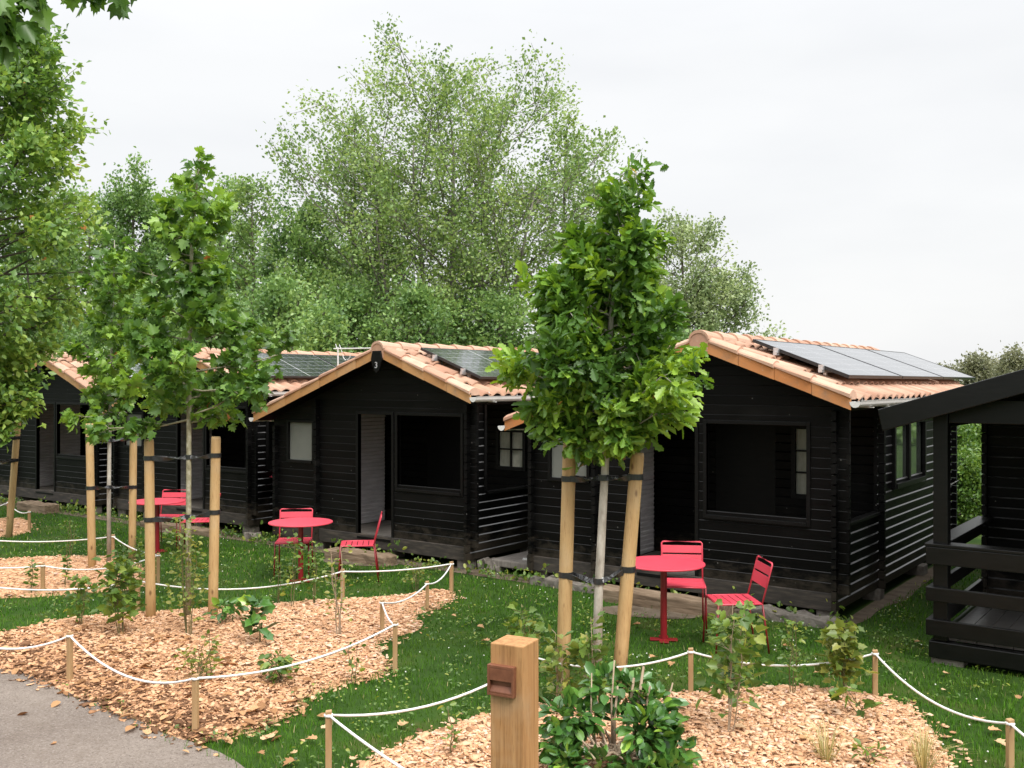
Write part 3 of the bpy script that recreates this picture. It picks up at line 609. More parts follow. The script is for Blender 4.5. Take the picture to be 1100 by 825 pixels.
# steps, platforms, kerb stones at the foot of the cabins
def block(name, label, cat, mat, c, sx, sy, sz, rz=0, bev=.015, wob=.015, group=None):
    m = MB(); rr = np.random.default_rng(int(abs(c[0]*997)) % 1000)
    nx = 8; V = []; Fs = []
    for i in range(nx+1):
        for (dy, dz) in ((-1, 0), (1, 0), (1, 1), (-1, 1)):
            V.append((-sx/2+sx*i/nx, dy*sy/2+rr.normal(0, wob*.5), dz*sz+rr.normal(0, wob*.5)-(.03 if dz == 0 else 0)))
    for i in range(nx):
        for k in range(4): Fs.append((i*4+k, i*4+(k+1) % 4, (i+1)*4+(k+1) % 4, (i+1)*4+k))
    Fs += [(0, 1, 2, 3), (nx*4+3, nx*4+2, nx*4+1, nx*4)]
    m.add(V, Fs); o = m.build(name, mat, None, bevel=bev); o.location = [float(q) for q in c]; o.rotation_euler = (0, 0, rz); return tag(o, label, cat, group)
block('timber_step', 'old railway sleeper laid as doorstep behind the nearest red table', 'step', M_SLEEPER, (-5.05, 9.62, 0), 1.55, .26, .15)
block('timber_step', 'old sleeper doorstep before the numbered cabin, behind the side chair', 'step', M_SLEEPER, (-9.72, 9.66, 0), 1.15, .26, .13)
block('timber_step', 'short brown sleeper doorstep of the farthest cabin', 'step', M_SLEEPER, (-18.4, 9.75, 0), 1.0, .3, .16)
block('timber_step', 'long dirty beam lying along the foot of the cabin behind the farthest red table', 'step', M_SLEEPER, (-14.1, 9.85, 0), 1.9, .22, .1)
block('kerb_stone', 'long pale stone kerb under the front wall of the nearest cabin', 'kerb', M_STONE, (-3.72, 9.83, 0), 1.0, .16, .1, wob=.03)
block('kerb_stone', 'rough stone kerb strip below the wing of the nearest cabin', 'kerb', M_STONE, (-6.5, 9.86, 0), .9, .18, .09, wob=.03)
block('kerb_stone', 'small boulder beside the pier of the half hidden cabin', 'stone', M_STONE, G(272, 579), .24, .18, .09, wob=.04)
block('kerb_stone', 'concrete lump by the grass in the gap right of the numbered cabin', 'stone', M_STONE, G(530, 612), .36, .22, .12, wob=.05)
block('timber_platform', 'small bare wooden platform in the gap beside the numbered cabin', 'platform', M_FLOOR, (-7.5, 10.6, .10), .66, .9, .06, wob=.004)
m = MB(); m.box((-.09, -.035, 0), (.09, .035, .02)); m.box((-.02, -.03, .02), (.09, .03, .03)); o = m.build('paper_scrap', M_WHITE); o.location = (-7.36, 10.36, .165); o.rotation_euler = (0, 0, .5); tag(o, 'scrap of white paper on the bare wooden platform', 'paper')

# ------------------------------------------------------------------ ground, path, mulch beds
def flat(name, poly, z, mat, kind='structure'):
    me = bpy.data.meshes.new(name); me.from_pydata([(float(p[0]), float(p[1]), z) for p in poly], [], [tuple(range(len(poly)))]); me.materials.append(mat)
    o = bpy.data.objects.new(name, me); COL.objects.link(o); o['kind'] = kind
    n = me.polygons[0].normal
    if n.z < 0: me.flip_normals()
    return o
S_ = 400
flat('ground', [(-S_, -S_), (S_, -S_), (S_, S_), (-S_, S_)], 0, M_SOIL)
def px(L): return [tuple(G(x, y)[:2]) for x, y in L]
def smooth_poly(P, it=2):
    P = [np.array(p) for p in P]
    for _ in range(it):
        Q = []
        for i in range(len(P)):
            a, b = P[i], P[(i+1) % len(P)]; Q += [a*.75+b*.25, a*.25+b*.75]
        P = Q
    return [tuple(p) for p in P]
BED_A = smooth_poly(px([(-150, 700), (-60, 690), (0, 684), (40, 673), (90, 664), (150, 661), (200, 657), (260, 654), (330, 648), (400, 645), (440, 641), (465, 635), (493, 638), (476, 652), (440, 662), (458, 674), (428, 684), (395, 694), (420, 714), (415, 727), (365, 737), (330, 748), (312, 765), (290, 782), (250, 792), (208, 801), (150, 778), (60, 738), (0, 716), (-150, 680+40)]))
BED_D = smooth_poly(px([(330, 900), (385, 828), (420, 808), (470, 788), (520, 772), (600, 757), (690, 747), (760, 748), (800, 743), (850, 741), (900, 745), (950, 752), (985, 768), (997, 785), (1012, 810), (1035, 850), (1060, 930), (700, 1000)]))
BED_B = smooth_poly(px([(-120, 612), (-40, 606), (0, 602), (60, 599), (110, 599), (140, 602), (156, 612), (160, 628), (140, 634), (100, 637), (50, 641), (0, 643), (-120, 648)]))
BED_C = smooth_poly(px([(-90, 572), (-40, 565), (0, 559), (25, 557), (35, 562), (34, 570), (20, 575), (0, 577), (-90, 583)]))
PATH = smooth_poly(px([(-200, 700), (0, 714), (60, 735), (150, 774), (208, 799), (245, 812), (275, 835)])+[tuple(G(300, 1100)[:2]), (-2.0, 1.0), (-9.0, 1.0), (-13.0, 6.0)], 1)
flat('path', PATH, .006, M_PATH)
def mound(name, poly, hmax, step=.05):
    A = np.array(poly); x0, y0 = A.min(0)-.1; x1, y1 = A.max(0)+.1
    xs = np.arange(x0, x1, step); ys = np.arange(y0, y1, step); X, Y = np.meshgrid(xs, ys, indexing='ij'); P = np.stack([X.ravel(), Y.ravel()], 1)
    ins = inpoly(P, poly); d = np.where(ins, polydist(P, poly), 0)
    Z = np.where(ins, .010+hmax*(1-np.exp(-d/.22))+RNG.normal(0, .008, len(P))*(d > .05), -.02)
    ny = len(ys); I = np.arange(len(P)).reshape(len(xs), ny)
    q = np.stack([I[:-1, :-1], I[1:, :-1], I[1:, 1:], I[:-1, 1:]], -1).reshape(-1, 4)
    keep = ins[q].any(1); q = q[keep]
    us = np.unique(q); mp = np.zeros(len(P), int); mp[us] = np.arange(len(us))
    o = fast(name, np.column_stack([P, Z])[us], [mp[q]], M_MULCHBASE, None, None, True); o['kind'] = 'structure'
    def zf(p): 
        p = np.atleast_2d(p)[:, :2]; i = inpoly(p, poly); dd = polydist(p, poly)
        return np.where(i, .010+hmax*(1-np.exp(-dd/.22)), 0)
    return zf
BEDS = [(BED_A, .055), (BED_D, .07), (BED_B, .05), (BED_C, .05)]
ZF = []
for poly, hm in BEDS: ZF.append(mound('mulch_bed', poly, hm))
def gz(p):
    return float(max(z(np.array(p)[None, :2])[0] for z in ZF))
def GB(x, y):
    p = G(x, y); p[2] = gz(p); return p
def scatter_in(poly, dens, spill=.0, falloff=None):
    A = np.array(poly); x0, y0 = A.min(0)-spill; x1, y1 = A.max(0)+spill; n = int((x1-x0)*(y1-y0)*dens)
    P = np.column_stack([RNG.uniform(x0, x1, n), RNG.uniform(y0, y1, n)]); i = inpoly(P, poly)
    if spill: d = polydist(P, poly); i |= RNG.random(n) < np.exp(-d/spill*3)*.55*(d < spill)
    P = P[i]; dd = np.hypot(P[:, 0], P[:, 1]); vis = ((P-0) @ Dv[:2]) > 3.2
    lat = np.abs(P @ Rv[:2]); vis &= lat < .75*(P @ Dv[:2])+.6
    P = P[vis]
    if falloff: P = P[RNG.random(len(P)) < np.clip((falloff/np.maximum((P @ Dv[:2]), .1))**1.5, 0, 1)]
    return P
def chips(name, P, zf, smin, smax, mat, kindtag=True, dark=None):
    n = len(P); L = np.clip(RNG.lognormal(math.log(.033), .5, n), smin, smax); W = L*RNG.uniform(.25, .7, n); t = RNG.uniform(.003, .008, n)
    az = RNG.uniform(0, 2*PI, n); tl = RNG.normal(0, .13, n); rl = RNG.normal(0, .15, n)
    a = np.stack([np.cos(az)*np.cos(tl), np.sin(az)*np.cos(tl), np.sin(tl)], 1); b = np.cross(np.tile([0, 0, 1.0], (n, 1)), a); b /= np.linalg.norm(b, axis=1)[:, None]
    c = np.cross(a, b); b2 = b*np.cos(rl)[:, None]+c*np.sin(rl)[:, None]; c2 = np.cross(a, b2)
    z = zf(P)+RNG.uniform(.004, .022, n)+np.abs(np.sin(tl))*L*.3
    ctr = np.column_stack([P, z]); j = lambda: RNG.uniform(.7, 1.15, n)[:, None]
    A_, B_, C_ = a*L[:, None]/2, b2*W[:, None]/2, c2*t[:, None]/2
    bend = c2*(L*RNG.normal(0, .08, n))[:, None]
    V = np.stack([ctr-A_*j()-B_*.55*j()+C_, ctr-B_*j()+C_+bend, ctr+A_*j()-B_*.4*j()+C_, ctr+A_*.9*j()+B_*.5*j()+C_, ctr+B_*j()+C_+bend, ctr-A_*.9*j()+B_*.5*j()+C_], 1)
    Vb = V-2*C_[:, None, :]; V = np.concatenate([V, Vb], 1)
    off = (np.arange(n)*12)[:, None]
    tops = [off+np.array([[0, 1, 4, 5]]), off+np.array([[1, 2, 3, 4]])]
    sides = [off+np.array([[i+6, (i+1) % 6+6, (i+1) % 6, i]]) for i in range(6)]
    r = np.clip(RNG.beta(1.6, 1.6, n) if dark is None else RNG.beta(1.6, 1.6, n)-dark(P)*.5, 0, 1)
    o = fast(name, V.reshape(-1, 3), tops+sides, mat, None, np.repeat(r, 12)); o['kind'] = 'stuff'; return o
pth = G(60, 735)[:2]
def browner(P):                # the bed's path-side edge is older, browner mulch
    d = polydist(P, [p for p in PATH]); return np.exp(-d/.7)
for (poly, hm), zf, dn, nm in zip(BEDS, ZF, (2300, 2300, 1100, 800), 'adbc'):
    P = scatter_in(poly, dn, .16, 6.8); chips('wood_chips', P, zf, .009, .10, M_CHIP, dark=browner if nm == 'a' else None)
# dirt patches worn in the lawn
for L in ([(640, 652), (690, 650), (740, 655), (765, 660), (740, 666), (690, 664), (650, 660)], [(345, 600), (380, 598), (430, 604), (425, 609), (380, 608), (350, 606)], [(150, 566), (175, 562), (220, 564), (270, 571), (230, 574), (170, 573)]):
    P_ = px(L); flat('bare_ground', smooth_poly(P_), .005, M_DIRT)
flat('bare_ground', smooth_poly([(-3.3, 10.0), (-3.16, 9.95), (-3.08, 10.4), (-3.15, 11.0), (-3.0, 11.6), (-3.1, 12.4), (-3.08, 15), (-3.3, 15)]), .005, M_DIRT)
flat('bare_ground', [(-24, 9.8), (-3.3, 9.8), (-3.3, 10.12), (-24, 10.12)], .004, M_DIRT)
DIRTS = [px(L) for L in ([(640, 652), (690, 650), (740, 655), (765, 660), (740, 666), (690, 664), (650, 660)], [(345, 600), (380, 598), (430, 604), (425, 609), (380, 608), (350, 606)], [(150, 566), (175, 562), (220, 564), (270, 571), (230, 574), (170, 573)])]
# ------------------------------------------------------------------ lawn
def grass(name, n, x0, x1, y0, y1, hmin, hmax, w, dref, keepfn, seed):
    rng = np.random.default_rng(seed)
    P = np.column_stack([rng.uniform(x0, x1, n), rng.uniform(y0, y1, n)]); d = P @ Dv[:2]; lat = P @ Rv[:2]
    k = (d > 3.5) & (np.abs(lat) < .66*d+.5); P, d = P[k], d[k]
    k = rng.random(len(P)) < np.clip((dref/d)**1.7, 0, 1); P, d = P[k], d[k]
    k = keepfn(P, rng); P, d = P[k], d[k]; n = len(P)
    az = rng.uniform(0, 2*PI, n); cl = .5+.5*np.sin(P[:, 0]*2.3+np.sin(P[:, 1]*1.7)*2)*np.sin(P[:, 1]*2.9+np.cos(P[:, 0]*1.3)*2)
    h = rng.uniform(hmin, hmax, n)*(.7+.6*cl); ln = rng.uniform(.15, .95, n)*h; wd = w*rng.uniform(.7, 1.3, n)*np.clip(d/7.5, .8, 2.4)
    ux = np.stack([np.cos(az), np.sin(az), 0*az], 1); vx = np.stack([-np.sin(az), np.cos(az), 0*az], 1)
    b = np.column_stack([P, np.zeros(n)]); Z = np.array([0, 0, 1.0])
    V = np.stack([b-vx*wd[:, None]/2, b+vx*wd[:, None]/2, b+ux*(ln*.3)[:, None]+Z*(h*.6)[:, None]+vx*(wd*.4)[:, None], b+ux*(ln*.3)[:, None]+Z*(h*.6)[:, None]-vx*(wd*.4)[:, None], b+ux*ln[:, None]+Z*h[:, None]], 1)
    off = (np.arange(n)*5)[:, None]
    r = np.clip(rng.normal(.42, .24, n)+(cl-.5)*.4, 0, .93); r[rng.random(n) < .03] = 1
    o = fast(name, V.reshape(-1, 3), [off+np.array([[0, 1, 2, 3]]), off+np.array([[3, 2, 4]])], M_GRASS, None, np.repeat(r, 5)); o['kind'] = 'stuff'; return o
CABRECT = [(-7.2, -3.1, 9.95), (-11.95, -7.85, 9.95), (-16.6, -12.4, 10.1), (-21.1, -16.9, 10.1)]
def lawn_ok(P, rng):
    k = np.ones(len(P), bool)
    for poly, _ in BEDS:
        i = inpoly(P, poly); dd = polydist(P, poly); k &= ~(i & (dd > .03+rng.random(len(P))**3*.25))
    i = inpoly(P, PATH); dd = polydist(P, PATH); k &= ~(i & (dd > rng.random(len(P))**3*.12))
    for D_ in DIRTS: k &= ~(inpoly(P, D_) & (rng.random(len(P)) < .9))
    for a, b, y in CABRECT: k &= ~((P[:, 0] > a) & (P[:, 0] < b) & (P[:, 1] > y))
    k &= ~((P[:, 1] > 9.6) & (P[:, 1] < 9.95) & (P[:, 0] < -3.1) & (rng.random(len(P)) < .55))
    k &= ~((P[:, 0] > -2.15) & (P[:, 1] > 9.15))
    return k
grass('lawn_grass', 620000, -21, 1.2, 3.6, 19, .02, .052, .0050, 6.5, lawn_ok, 3)
# clover flowers and fallen leaves in the lawn
P = np.column_stack([RNG.uniform(-14, 0, 2600), RNG.uniform(5, 12, 2600)]); P = P[lawn_ok(P, RNG) & (P @ Dv[:2] > 5)]; P = P[np.sin(P[:, 0]*1.9+1)*np.sin(P[:, 1]*2.3) > -.1][:170]
m = MB()
for p in P: m.lathe([(.002, 0), (.006, .003), (.006, .008), (.002, .010)], 5, (p[0], p[1], RNG.uniform(.03, .06)))
tag(m.build('clover_flowers', M_FLOWER), kind='stuff')
Pl = [(rx, ry) for rx, ry in zip(RNG.uniform(300, 1100, 46), RNG.uniform(655, 825, 46))]+[(250, 790), (262, 786), (246, 801), (215, 806), (100, 760), (160, 790), (60, 800), (20, 733), (14, 732), (340, 800), (345, 788), (318, 815), (430, 785), (415, 700), (1015, 728), (1063, 790), (700, 735), (690, 720)]+[(x, y) for x, y in zip(RNG.uniform(210, 330, 14), RNG.uniform(770, 815, 14))]
q = np.array([G(x, y) for x, y in Pl]); q[:, 2] = [gz(p)+.03 for p in q]
q[:, 2] = np.where(inpoly(q[:, :2], PATH), .012, q[:, 2]+.01)
az = RNG.uniform(0, 6.28, len(q))
o = leaves('fallen_leaves', q, np.stack([np.cos(az), np.sin(az), 0*az], 1)*2, .07, 'maple', M_DRYLEAF, None, RNG.uniform(.2, 1, len(q)), 0, RNG, 1.6); o['kind'] = 'stuff'
P = scatter_in(BED_A, 60, .5, 9); P = P[polydist(P, PATH) < 1.3]; q = np.column_stack([P, [gz(p)+.03 for p in P]]); az = RNG.uniform(0, 6.28, len(q))
o = leaves('dry_leaf_litter', q, np.stack([np.cos(az), np.sin(az), 0*az], 1)*2, .09, 'oval', M_DRYLEAF, None, RNG.uniform(0, .8, len(q)), 0, RNG, 1.2); o['kind'] = 'stuff'
P = np.column_stack([RNG.uniform(-15, 0, 60000), RNG.uniform(4, 12, 60000)]); nzv = np.sin(P[:, 0]*3.7+np.sin(P[:, 1]*2.1)*2)*np.sin(P[:, 1]*4.3+np.cos(P[:, 0]*2.7)*2)
P = P[lawn_ok(P, RNG) & (P @ Dv[:2] > 5) & (np.abs(P @ Rv[:2]) < .6*(P @ Dv[:2])+.4) & (nzv > .2)][:4500]
q = np.column_stack([P, RNG.uniform(.02, .065, len(P))]); az = RNG.uniform(0, 6.28, len(P))
o = leaves('lawn_weeds', q, np.stack([np.cos(az), np.sin(az), 0*az+.3], 1), .034, 'oval', L_SAP, None, None, .1, RNG, 1.1); o['kind'] = 'stuff'
# weeds along the foot of the cabins
P = []; 
for a, b, y in CABRECT:
    n = 420; P.append(np.column_stack([RNG.uniform(a-.6, b+.3, n), y-.03-np.abs(RNG.normal(0, .12, n)), np.abs(RNG.normal(0, .07, n))+.01]))
P.append(np.column_stack([RNG.normal(-2.88, .1, 120), RNG.uniform(10, 15, 120), np.abs(RNG.normal(0, .05, 120))+.01]))
P = np.concatenate(P); cl = np.sin(P[:, 0]*3.1)+np.sin(P[:, 0]*7.3+1); P = P[cl > -.7]; P[:, 2] *= 1+.5*np.maximum(np.sin(P[:, 0]*5.3), 0)
D_ = RNG.normal(0, .6, P.shape); D_[:, 2] += .7
o = leaves('foundation_weeds', P, D_, .065, 'oval', L_SAP, None, None, 0.1); o['kind'] = 'stuff'

# ------------------------------------------------------------------ rope stakes and ropes
STK = {}
def stake(key, bx, by, ty, label, w=.038, lean=(0, 0)):
    p = GB(bx, by); b2 = G(bx, by); h = (by-ty)*depth(b2)/F
    m = MB(); e = w/2
    m.hexa([(-e, -e, -.1), (e, -e, -.1), (e, e, -.1), (-e, e, -.1), (-e+lean[0], -e+lean[1], h-.006), (e+lean[0], -e+lean[1], h), (e+lean[0], e+lean[1], h), (-e+lean[0], e+lean[1], h-.004)])
    o = m.build('rope_stake', M_STAKE, None, bevel=.003); o.location = (b2[0], b2[1], 0); o.rotation_euler = (0, 0, random.uniform(-.4, .4)+TH)
    tag(o, label, 'stake', 'short wooden rope stakes round the mulch beds')
    STK[key] = np.array([b2[0]+lean[0], b2[1]+lean[1], h-.03]); return o
for a in [
 ('a1', 75, 736, 679, 'short wooden stake standing beside the gravel path edge, lowest left one'),
 ('a2', 210, 790, 724, 'short wooden stake at the path corner of the mulch bed by a grass tuft'),
 ('a3', 424.5, 722, 667, 'short stake in grass at the right hand notch of the left bed'),
 ('a4', 410.5, 683, 644, 'short stake in mulch just behind the notch stake of the left bed'),
 ('a5', 459, 656, 624, 'short stake second from the right tip of the left mulch bed'),
 ('a6', 485, 638, 603, 'short stake at the far right tip of the left mulch bed'),
 ('a7', 368, 647, 611, 'short stake hidden among thin saplings at the back of the left mulch bed'),
 ('a8', 148, 657, 621, 'short stake behind the leafy sapling left of the slim maple poles'),
 ('b1', 46, 637, 605, 'short stake at the front of the middle left mulch bed'),
 ('b2', 170, 627, 594, 'short stake below the farthest red table, beside a tall pole'),
 ('b3', 121.5, 601, 574, 'short stake right behind the thin trunk of the small maple'),
 ('c1', 9, 563, 538, 'short stake against the leaning pole at the far left'),
 ('c2', 31.5, 571, 548, 'short stake at the right tip of the farthest small mulch bed'),
 ('d1', 353, 838, 763, 'short stake cut by the bottom edge of the photo, left of the oak bollard'),
 ('d2', 574, 752, 702, 'short stake hidden just behind the oak bollard'),
 ('d3', 742, 750, 696, 'short stake in front of the nearest red table column'),
 ('d4', 940, 752, 698, 'short stake at the back of the right mulch bed beside the yellow green shrub'),
 ('d5', 1085, 829, 772, 'short stake at the bottom right corner of the photo')]: stake(*a)
def offs(x, y, h): p = G(x, y); p[2] = h; return p
STK['aL1'] = offs(-60, 735, .42); STK['aL2'] = offs(-70, 660, .4); STK['bL1'] = offs(-70, 640, .4); STK['bL2'] = offs(-70, 605, .4); STK['cL1'] = offs(-40, 575, .4); STK['cL2'] = offs(-40, 565, .4)
STK['dR'] = offs(1190, 905, .35); STK['dB'] = offs(560, 960, .3)
def rope(spans, label, r=.0085):
    pts = []
    for k, (a, b, sag) in enumerate(spans):
        A, B = STK[a], STK[b]; n = 14
        for i in range(n+1):
            if k and i == 0: continue
            t = i/n; skew = t if sag >= 0 else t
            q = A*(1-t)+B*t; q = q+np.array([0, 0, -4*abs(sag)*t*(1-t)]); pts.append(q)
    m = MB(); m.tube(pts, r, 6)
    for kx in {k for s in spans for k in s[:2]}:                     # the knot at each stake
        p = STK[kx]; m.lathe([(.022, -.009), (.0295, -.006), (.0295, .006), (.022, .009)], 8, (p[0], p[1], p[2]))
    o = m.build('rope', M_ROPE, None, smooth=True); return tag(o, label, 'rope', 'white ropes strung round the mulch beds')
rope([('aL1', 'a1', .12), ('a1', 'a2', .16), ('a2', 'a3', .10), ('a3', 'a4', .05), ('a4', 'a5', .07), ('a5', 'a6', .07), ('a6', 'a7', .03), ('a7', 'a8', .14), ('a8', 'aL2', .12)], 'white rope sagging all round the large left mulch bed beside the path')
rope([('bL1', 'b1', .05), ('b1', 'b2', .10), ('b2', 'b3', .05), ('b3', 'bL2', .09)], 'white rope round the middle left bed below the farthest red table')
rope([('cL1', 'c1', .05), ('c1', 'c2', .08)], 'short front white rope at the far left bed with the leaning pole')
rope([('cL2', 'c1', .05)], 'white rope end entering at the left edge behind the leaning pole') if False else None
rope([('dB', 'd1', .05), ('d1', 'd2', .13), ('d2', 'd3', .10), ('d3', 'd4', .10), ('d4', 'd5', .13), ('d5', 'dR', .05)], 'white rope round the right mulch bed passing behind the oak bollard')

# ------------------------------------------------------------------ tree poles and straps
POLE = {}
def pole(key, bx, by, tx, ty, label, r=.05):
    b = G(bx, by); d = depth(b); t = AT(tx, ty, d); m = MB()
    pts = [b+(t-b)*s for s in (-.06, .2, .5, .8, .985, 1)]; base = b.copy()
    m.tube([p-base for p in pts], [r*1.02, r, r*1.0, r*.98, r*.97, r*.88], 14)
    o = m.build('tree_pole', M_POLE, None, smooth=False)
    for f in o.data.polygons: f.use_smooth = len(f.vertices) == 4
    o.location = base.tolist(); tag(o, label, 'tree pole', 'peeled pine poles supporting the young trees'); POLE[key] = (b, t, d)
def on_pole(key, y):
    b, t, d = POLE[key]; yb = CY+F*(H-b[2])/d; yt = CY+F*(H-t[2])/d; s = (yb-y)/(yb-yt); return b+(t-b)*s
pole('o1', 604.5, 735, 612, 474, 'thick pine pole left of the oak trunk, standing straight', .056)
pole('o2', 664, 742, 685, 486, 'thick pine pole leaning right beside the oak trunk', .056)
pole('m1', 162, 669, 160, 472, 'nearest left pole of the slim maple, beside the farthest red table')
pole('m2', 228.5, 668, 232, 469, 'pole right of the slim maple trunk, darker tinted')
pole('s1', 99, 614, 96, 455, 'pole left of the thin small maple trunk')
pole('s2', 142, 600, 143.5, 451, 'pole right of the thin small maple trunk')
pole('l1', 9.5, 577, 19.5, 448, 'leaning pole under the big leafy tree at the far left')
def strap(p0, trunk, p1, label, r0, rt, r1, w=.055, name='tree_strap'):
    """flat twisted rubber band from one pole round the trunk to the other"""
    m = MB()
    def ring(c, r):
        n = 16; V = []
        for k in range(n):
            a = 2*PI*k/n
            for rr, z in ((r+.002, -w*.42), (r+.007, -w*.42), (r+.007, w*.42), (r+.002, w*.42)): V.append((c[0]+rr*math.cos(a), c[1]+rr*math.sin(a), c[2]+z))
        m.add(V, [(k*4+i, k*4+(i+1) % 4, ((k+1) % n)*4+(i+1) % 4, ((k+1) % n)*4+i) for k in range(n) for i in range(4)])
    def band(a, b, ra, rb, side):
        d = b-a; L = np.linalg.norm(d); u = d/L; s = np.array([-u[1], u[0], 0]); s /= np.linalg.norm(s); n = 12; V = []
        ph = random.uniform(-.3, .3)
        for i in range(n+1):
            t = i/n; c = a+u*(ra*.6)+(d-u*(ra+rb)*.6)*t+s*side*(ra*(1-t)+rb*t)*.75*math.cos(PI*t*0)+np.array([0, 0, -.012*math.sin(PI*t)])
            tw = side*(PI*t)*.9*math.sin(PI*t*.5)+ph*math.sin(PI*t); wv = np.array([0, 0, 1])*math.cos(tw)+s*math.sin(tw); nv = np.cross(u, wv); ww = w*.42
            for e, q in ((-ww, -.002), (ww, -.002), (ww, .002), (-ww, .002)): V.append(c+wv*e+nv*q)
        m.add(V, [(k*4+i, k*4+(i+1) % 4, (k+1)*4+(i+1) % 4, (k+1)*4+i) for k in range(n) for i in range(4)]+[(0, 1, 2, 3), (n*4+3, n*4+2, n*4+1, n*4)])
    ring(trunk, rt)
    for p, r in ((p0, r0), (p1, r1)):
        if p is None: continue
        ring(p, r); band(p, trunk, r, rt, 1); band(p, trunk, r, rt, -1)
    o = m.build('tree_strap', M_STRAP, None); return tag(o, label, 'strap', 'black rubber straps tying the young trees to poles')
dO = depth(G(641, 742)); dM = depth(G(202, 668)); dS = depth(G(117, 607))
strap(on_pole('o1', 514), AT(648, 513, dO), on_pole('o2', 512), 'upper black rubber strap between the two oak poles', .054, .035, .054)
strap(on_pole('o1', 617), AT(643, 624, dO), on_pole('o2', 611), 'lower black rubber strap between the two oak poles', .055, .038, .055)
strap(on_pole('m1', 492), AT(202.5, 491, dM), on_pole('m2', 489), 'upper black strap on the slim maple trunk', .049, .026, .049)
strap(on_pole('m1', 558), AT(202.3, 555, dM), on_pole('m2', 550), 'lower black strap on the slim maple, across the farthest red table', .05, .027, .05)
strap(on_pole('s1', 471), AT(118, 473, dS), on_pole('s2', 470), 'upper black strap on the thin small maple', .049, .022, .049)
strap(on_pole('s1', 524), AT(117.5, 523, dS), on_pole('s2', 523), 'lower black strap on the thin small maple', .049, .022, .049)
dLt = depth(G(-18, 592))
strap(None, AT(-16, 474, dLt), on_pole('l1', 470), 'upper black strap of the far left leaning pole', .05, .06, .049)
strap(None, AT(-16, 500, dLt), on_pole('l1', 494), 'lower black strap of the far left leaning pole', .05, .06, .049)

# ------------------------------------------------------------------ oak bollard with a rusty lamp housing
bp = AT(553, 900, 4.35); bh = H-(688-CY)*4.35/F; bo = empty('oak_bollard', (bp[0], bp[1], 0), 'square oak timber bollard with a small rust coloured box near its top', 'bollard', None, TH-.47)
m = MB(); m.box((-.08, -.08, -.1), (.08, .08, bh)); m.build('post', M_POST, bo, bevel=.005)
m = MB(); zc = bh-.15
m.box((-.081, -.108, zc-.07), (-.069, -.0805, zc+.062)); m.box((.036, -.108, zc-.07), (.048, -.0805, zc+.062))
m.box((-.069, -.108, zc+.05), (.036, -.0805, zc+.062)); m.box((-.069, -.108, zc-.07), (.036, -.0805, zc-.06)); m.box((-.069, -.107, zc-.004), (.036, -.0805, zc+.05))
m.hexa([(-.069, -.106, zc-.06), (.036, -.106, zc-.06), (.036, -.088, zc-.034), (-.069, -.088, zc-.034), (-.069, -.106, zc-.052), (.036, -.106, zc-.052), (.036, -.088, zc-.028), (-.069, -.088, zc-.028)])
m.box((-.069, -.0845, zc-.034), (.036, -.0815, zc-.004))
m.build('metal_box', M_RUST, bo, bevel=.002)

# ------------------------------------------------------------------ red tables and chairs
def make_table(px_, label):
    t = empty('bistro_table', G(*px_), label, 'table', 'red metal bistro tables'); R = .39
    m = MB(); m.lathe([(0.001, .722), (R-.012, .722), (R, .728), (R, .736), (R-.004, .74), (0.001, .74)], 48); m.build('tabletop', M_RED, t)
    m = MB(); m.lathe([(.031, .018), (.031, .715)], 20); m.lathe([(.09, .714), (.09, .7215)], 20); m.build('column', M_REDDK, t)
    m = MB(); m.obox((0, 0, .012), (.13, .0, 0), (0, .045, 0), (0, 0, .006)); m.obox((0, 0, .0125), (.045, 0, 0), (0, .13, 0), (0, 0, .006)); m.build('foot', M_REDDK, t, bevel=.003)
    t.rotation_euler = (0, 0, random.uniform(.2, .6)); return t
make_table((713, 688), 'nearest red round bistro table, behind the leaning oak pole')
make_table((323, 625), 'red round bistro table on lawn before the numbered cabin')
make_table((169, 593), 'farthest red round bistro table, partly behind a tall pine pole')
def chair0():
    c = empty('bistro_chair', (0, 0, 0), '', 'chair', 'red metal slatted bistro chairs'); W = .205
    m = MB()
    for s in range(6):
        y0 = .20-s*.069; m.obox((0, y0-.028, .452-.006*math.sin(PI*(s+.5)/6)), (W-.006, 0, 0), (0, .030, 0), (0, 0, .0035))
    m.build('seat', M_RED, c, bevel=.002)
    m = MB()
    for z0, z1 in ((.70, .775), (.585, .685)):
        ya = -.205-(z0-.45)*.26; yb = -.205-(z1-.45)*.26; m.obox((0, (ya+yb)/2, (z0+z1)/2), (W-.004, 0, 0), (0, (yb-ya)/2, (z1-z0)/2), (0, .003, .001))
    m.build('backrest', M_RED, c, bevel=.002)
    m = MB(); yt = -.205-(.81-.45)*.26
    m.tube([(-W, -.205, .45), (-W, -.205-.30*.26, .75), (-W, yt+.003, .795), (-W+.012, yt, .808), (-W+.03, yt, .812), (W-.03, yt, .812), (W-.012, yt, .808), (W, yt+.003, .795), (W, -.205-.30*.26, .75), (W, -.205, .45)], .0085, 8)
    for x in (-W, W): m.tube([(x, -.205, .446), (x, .18, .446), (x, .20, .440)], .0085, 8)
    m.tube([(-W, .198, .440), (W, .198, .440)], .0085, 8)
    m.build('frame', M_RED, c, smooth=True)
    for x in (-W, W):
        for (ya, yb) in ((.20, .225), (-.205, -.265)):
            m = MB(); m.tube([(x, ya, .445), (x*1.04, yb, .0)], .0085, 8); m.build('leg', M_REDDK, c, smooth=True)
    return c
ch = chair0()
def face(a): return a                                     # rotation about z: the chair faces local +y
def put(o, p, rz, label): o.location = (float(p[0]), float(p[1]), 0); o.rotation_euler = (0, 0, rz); o['label'] = label
S1 = (G(810, 689)+G(825, 702))/2                          # side chair: middle of the rear feet
def dirang(v): return math.atan2(v[1], v[0])-PI/2
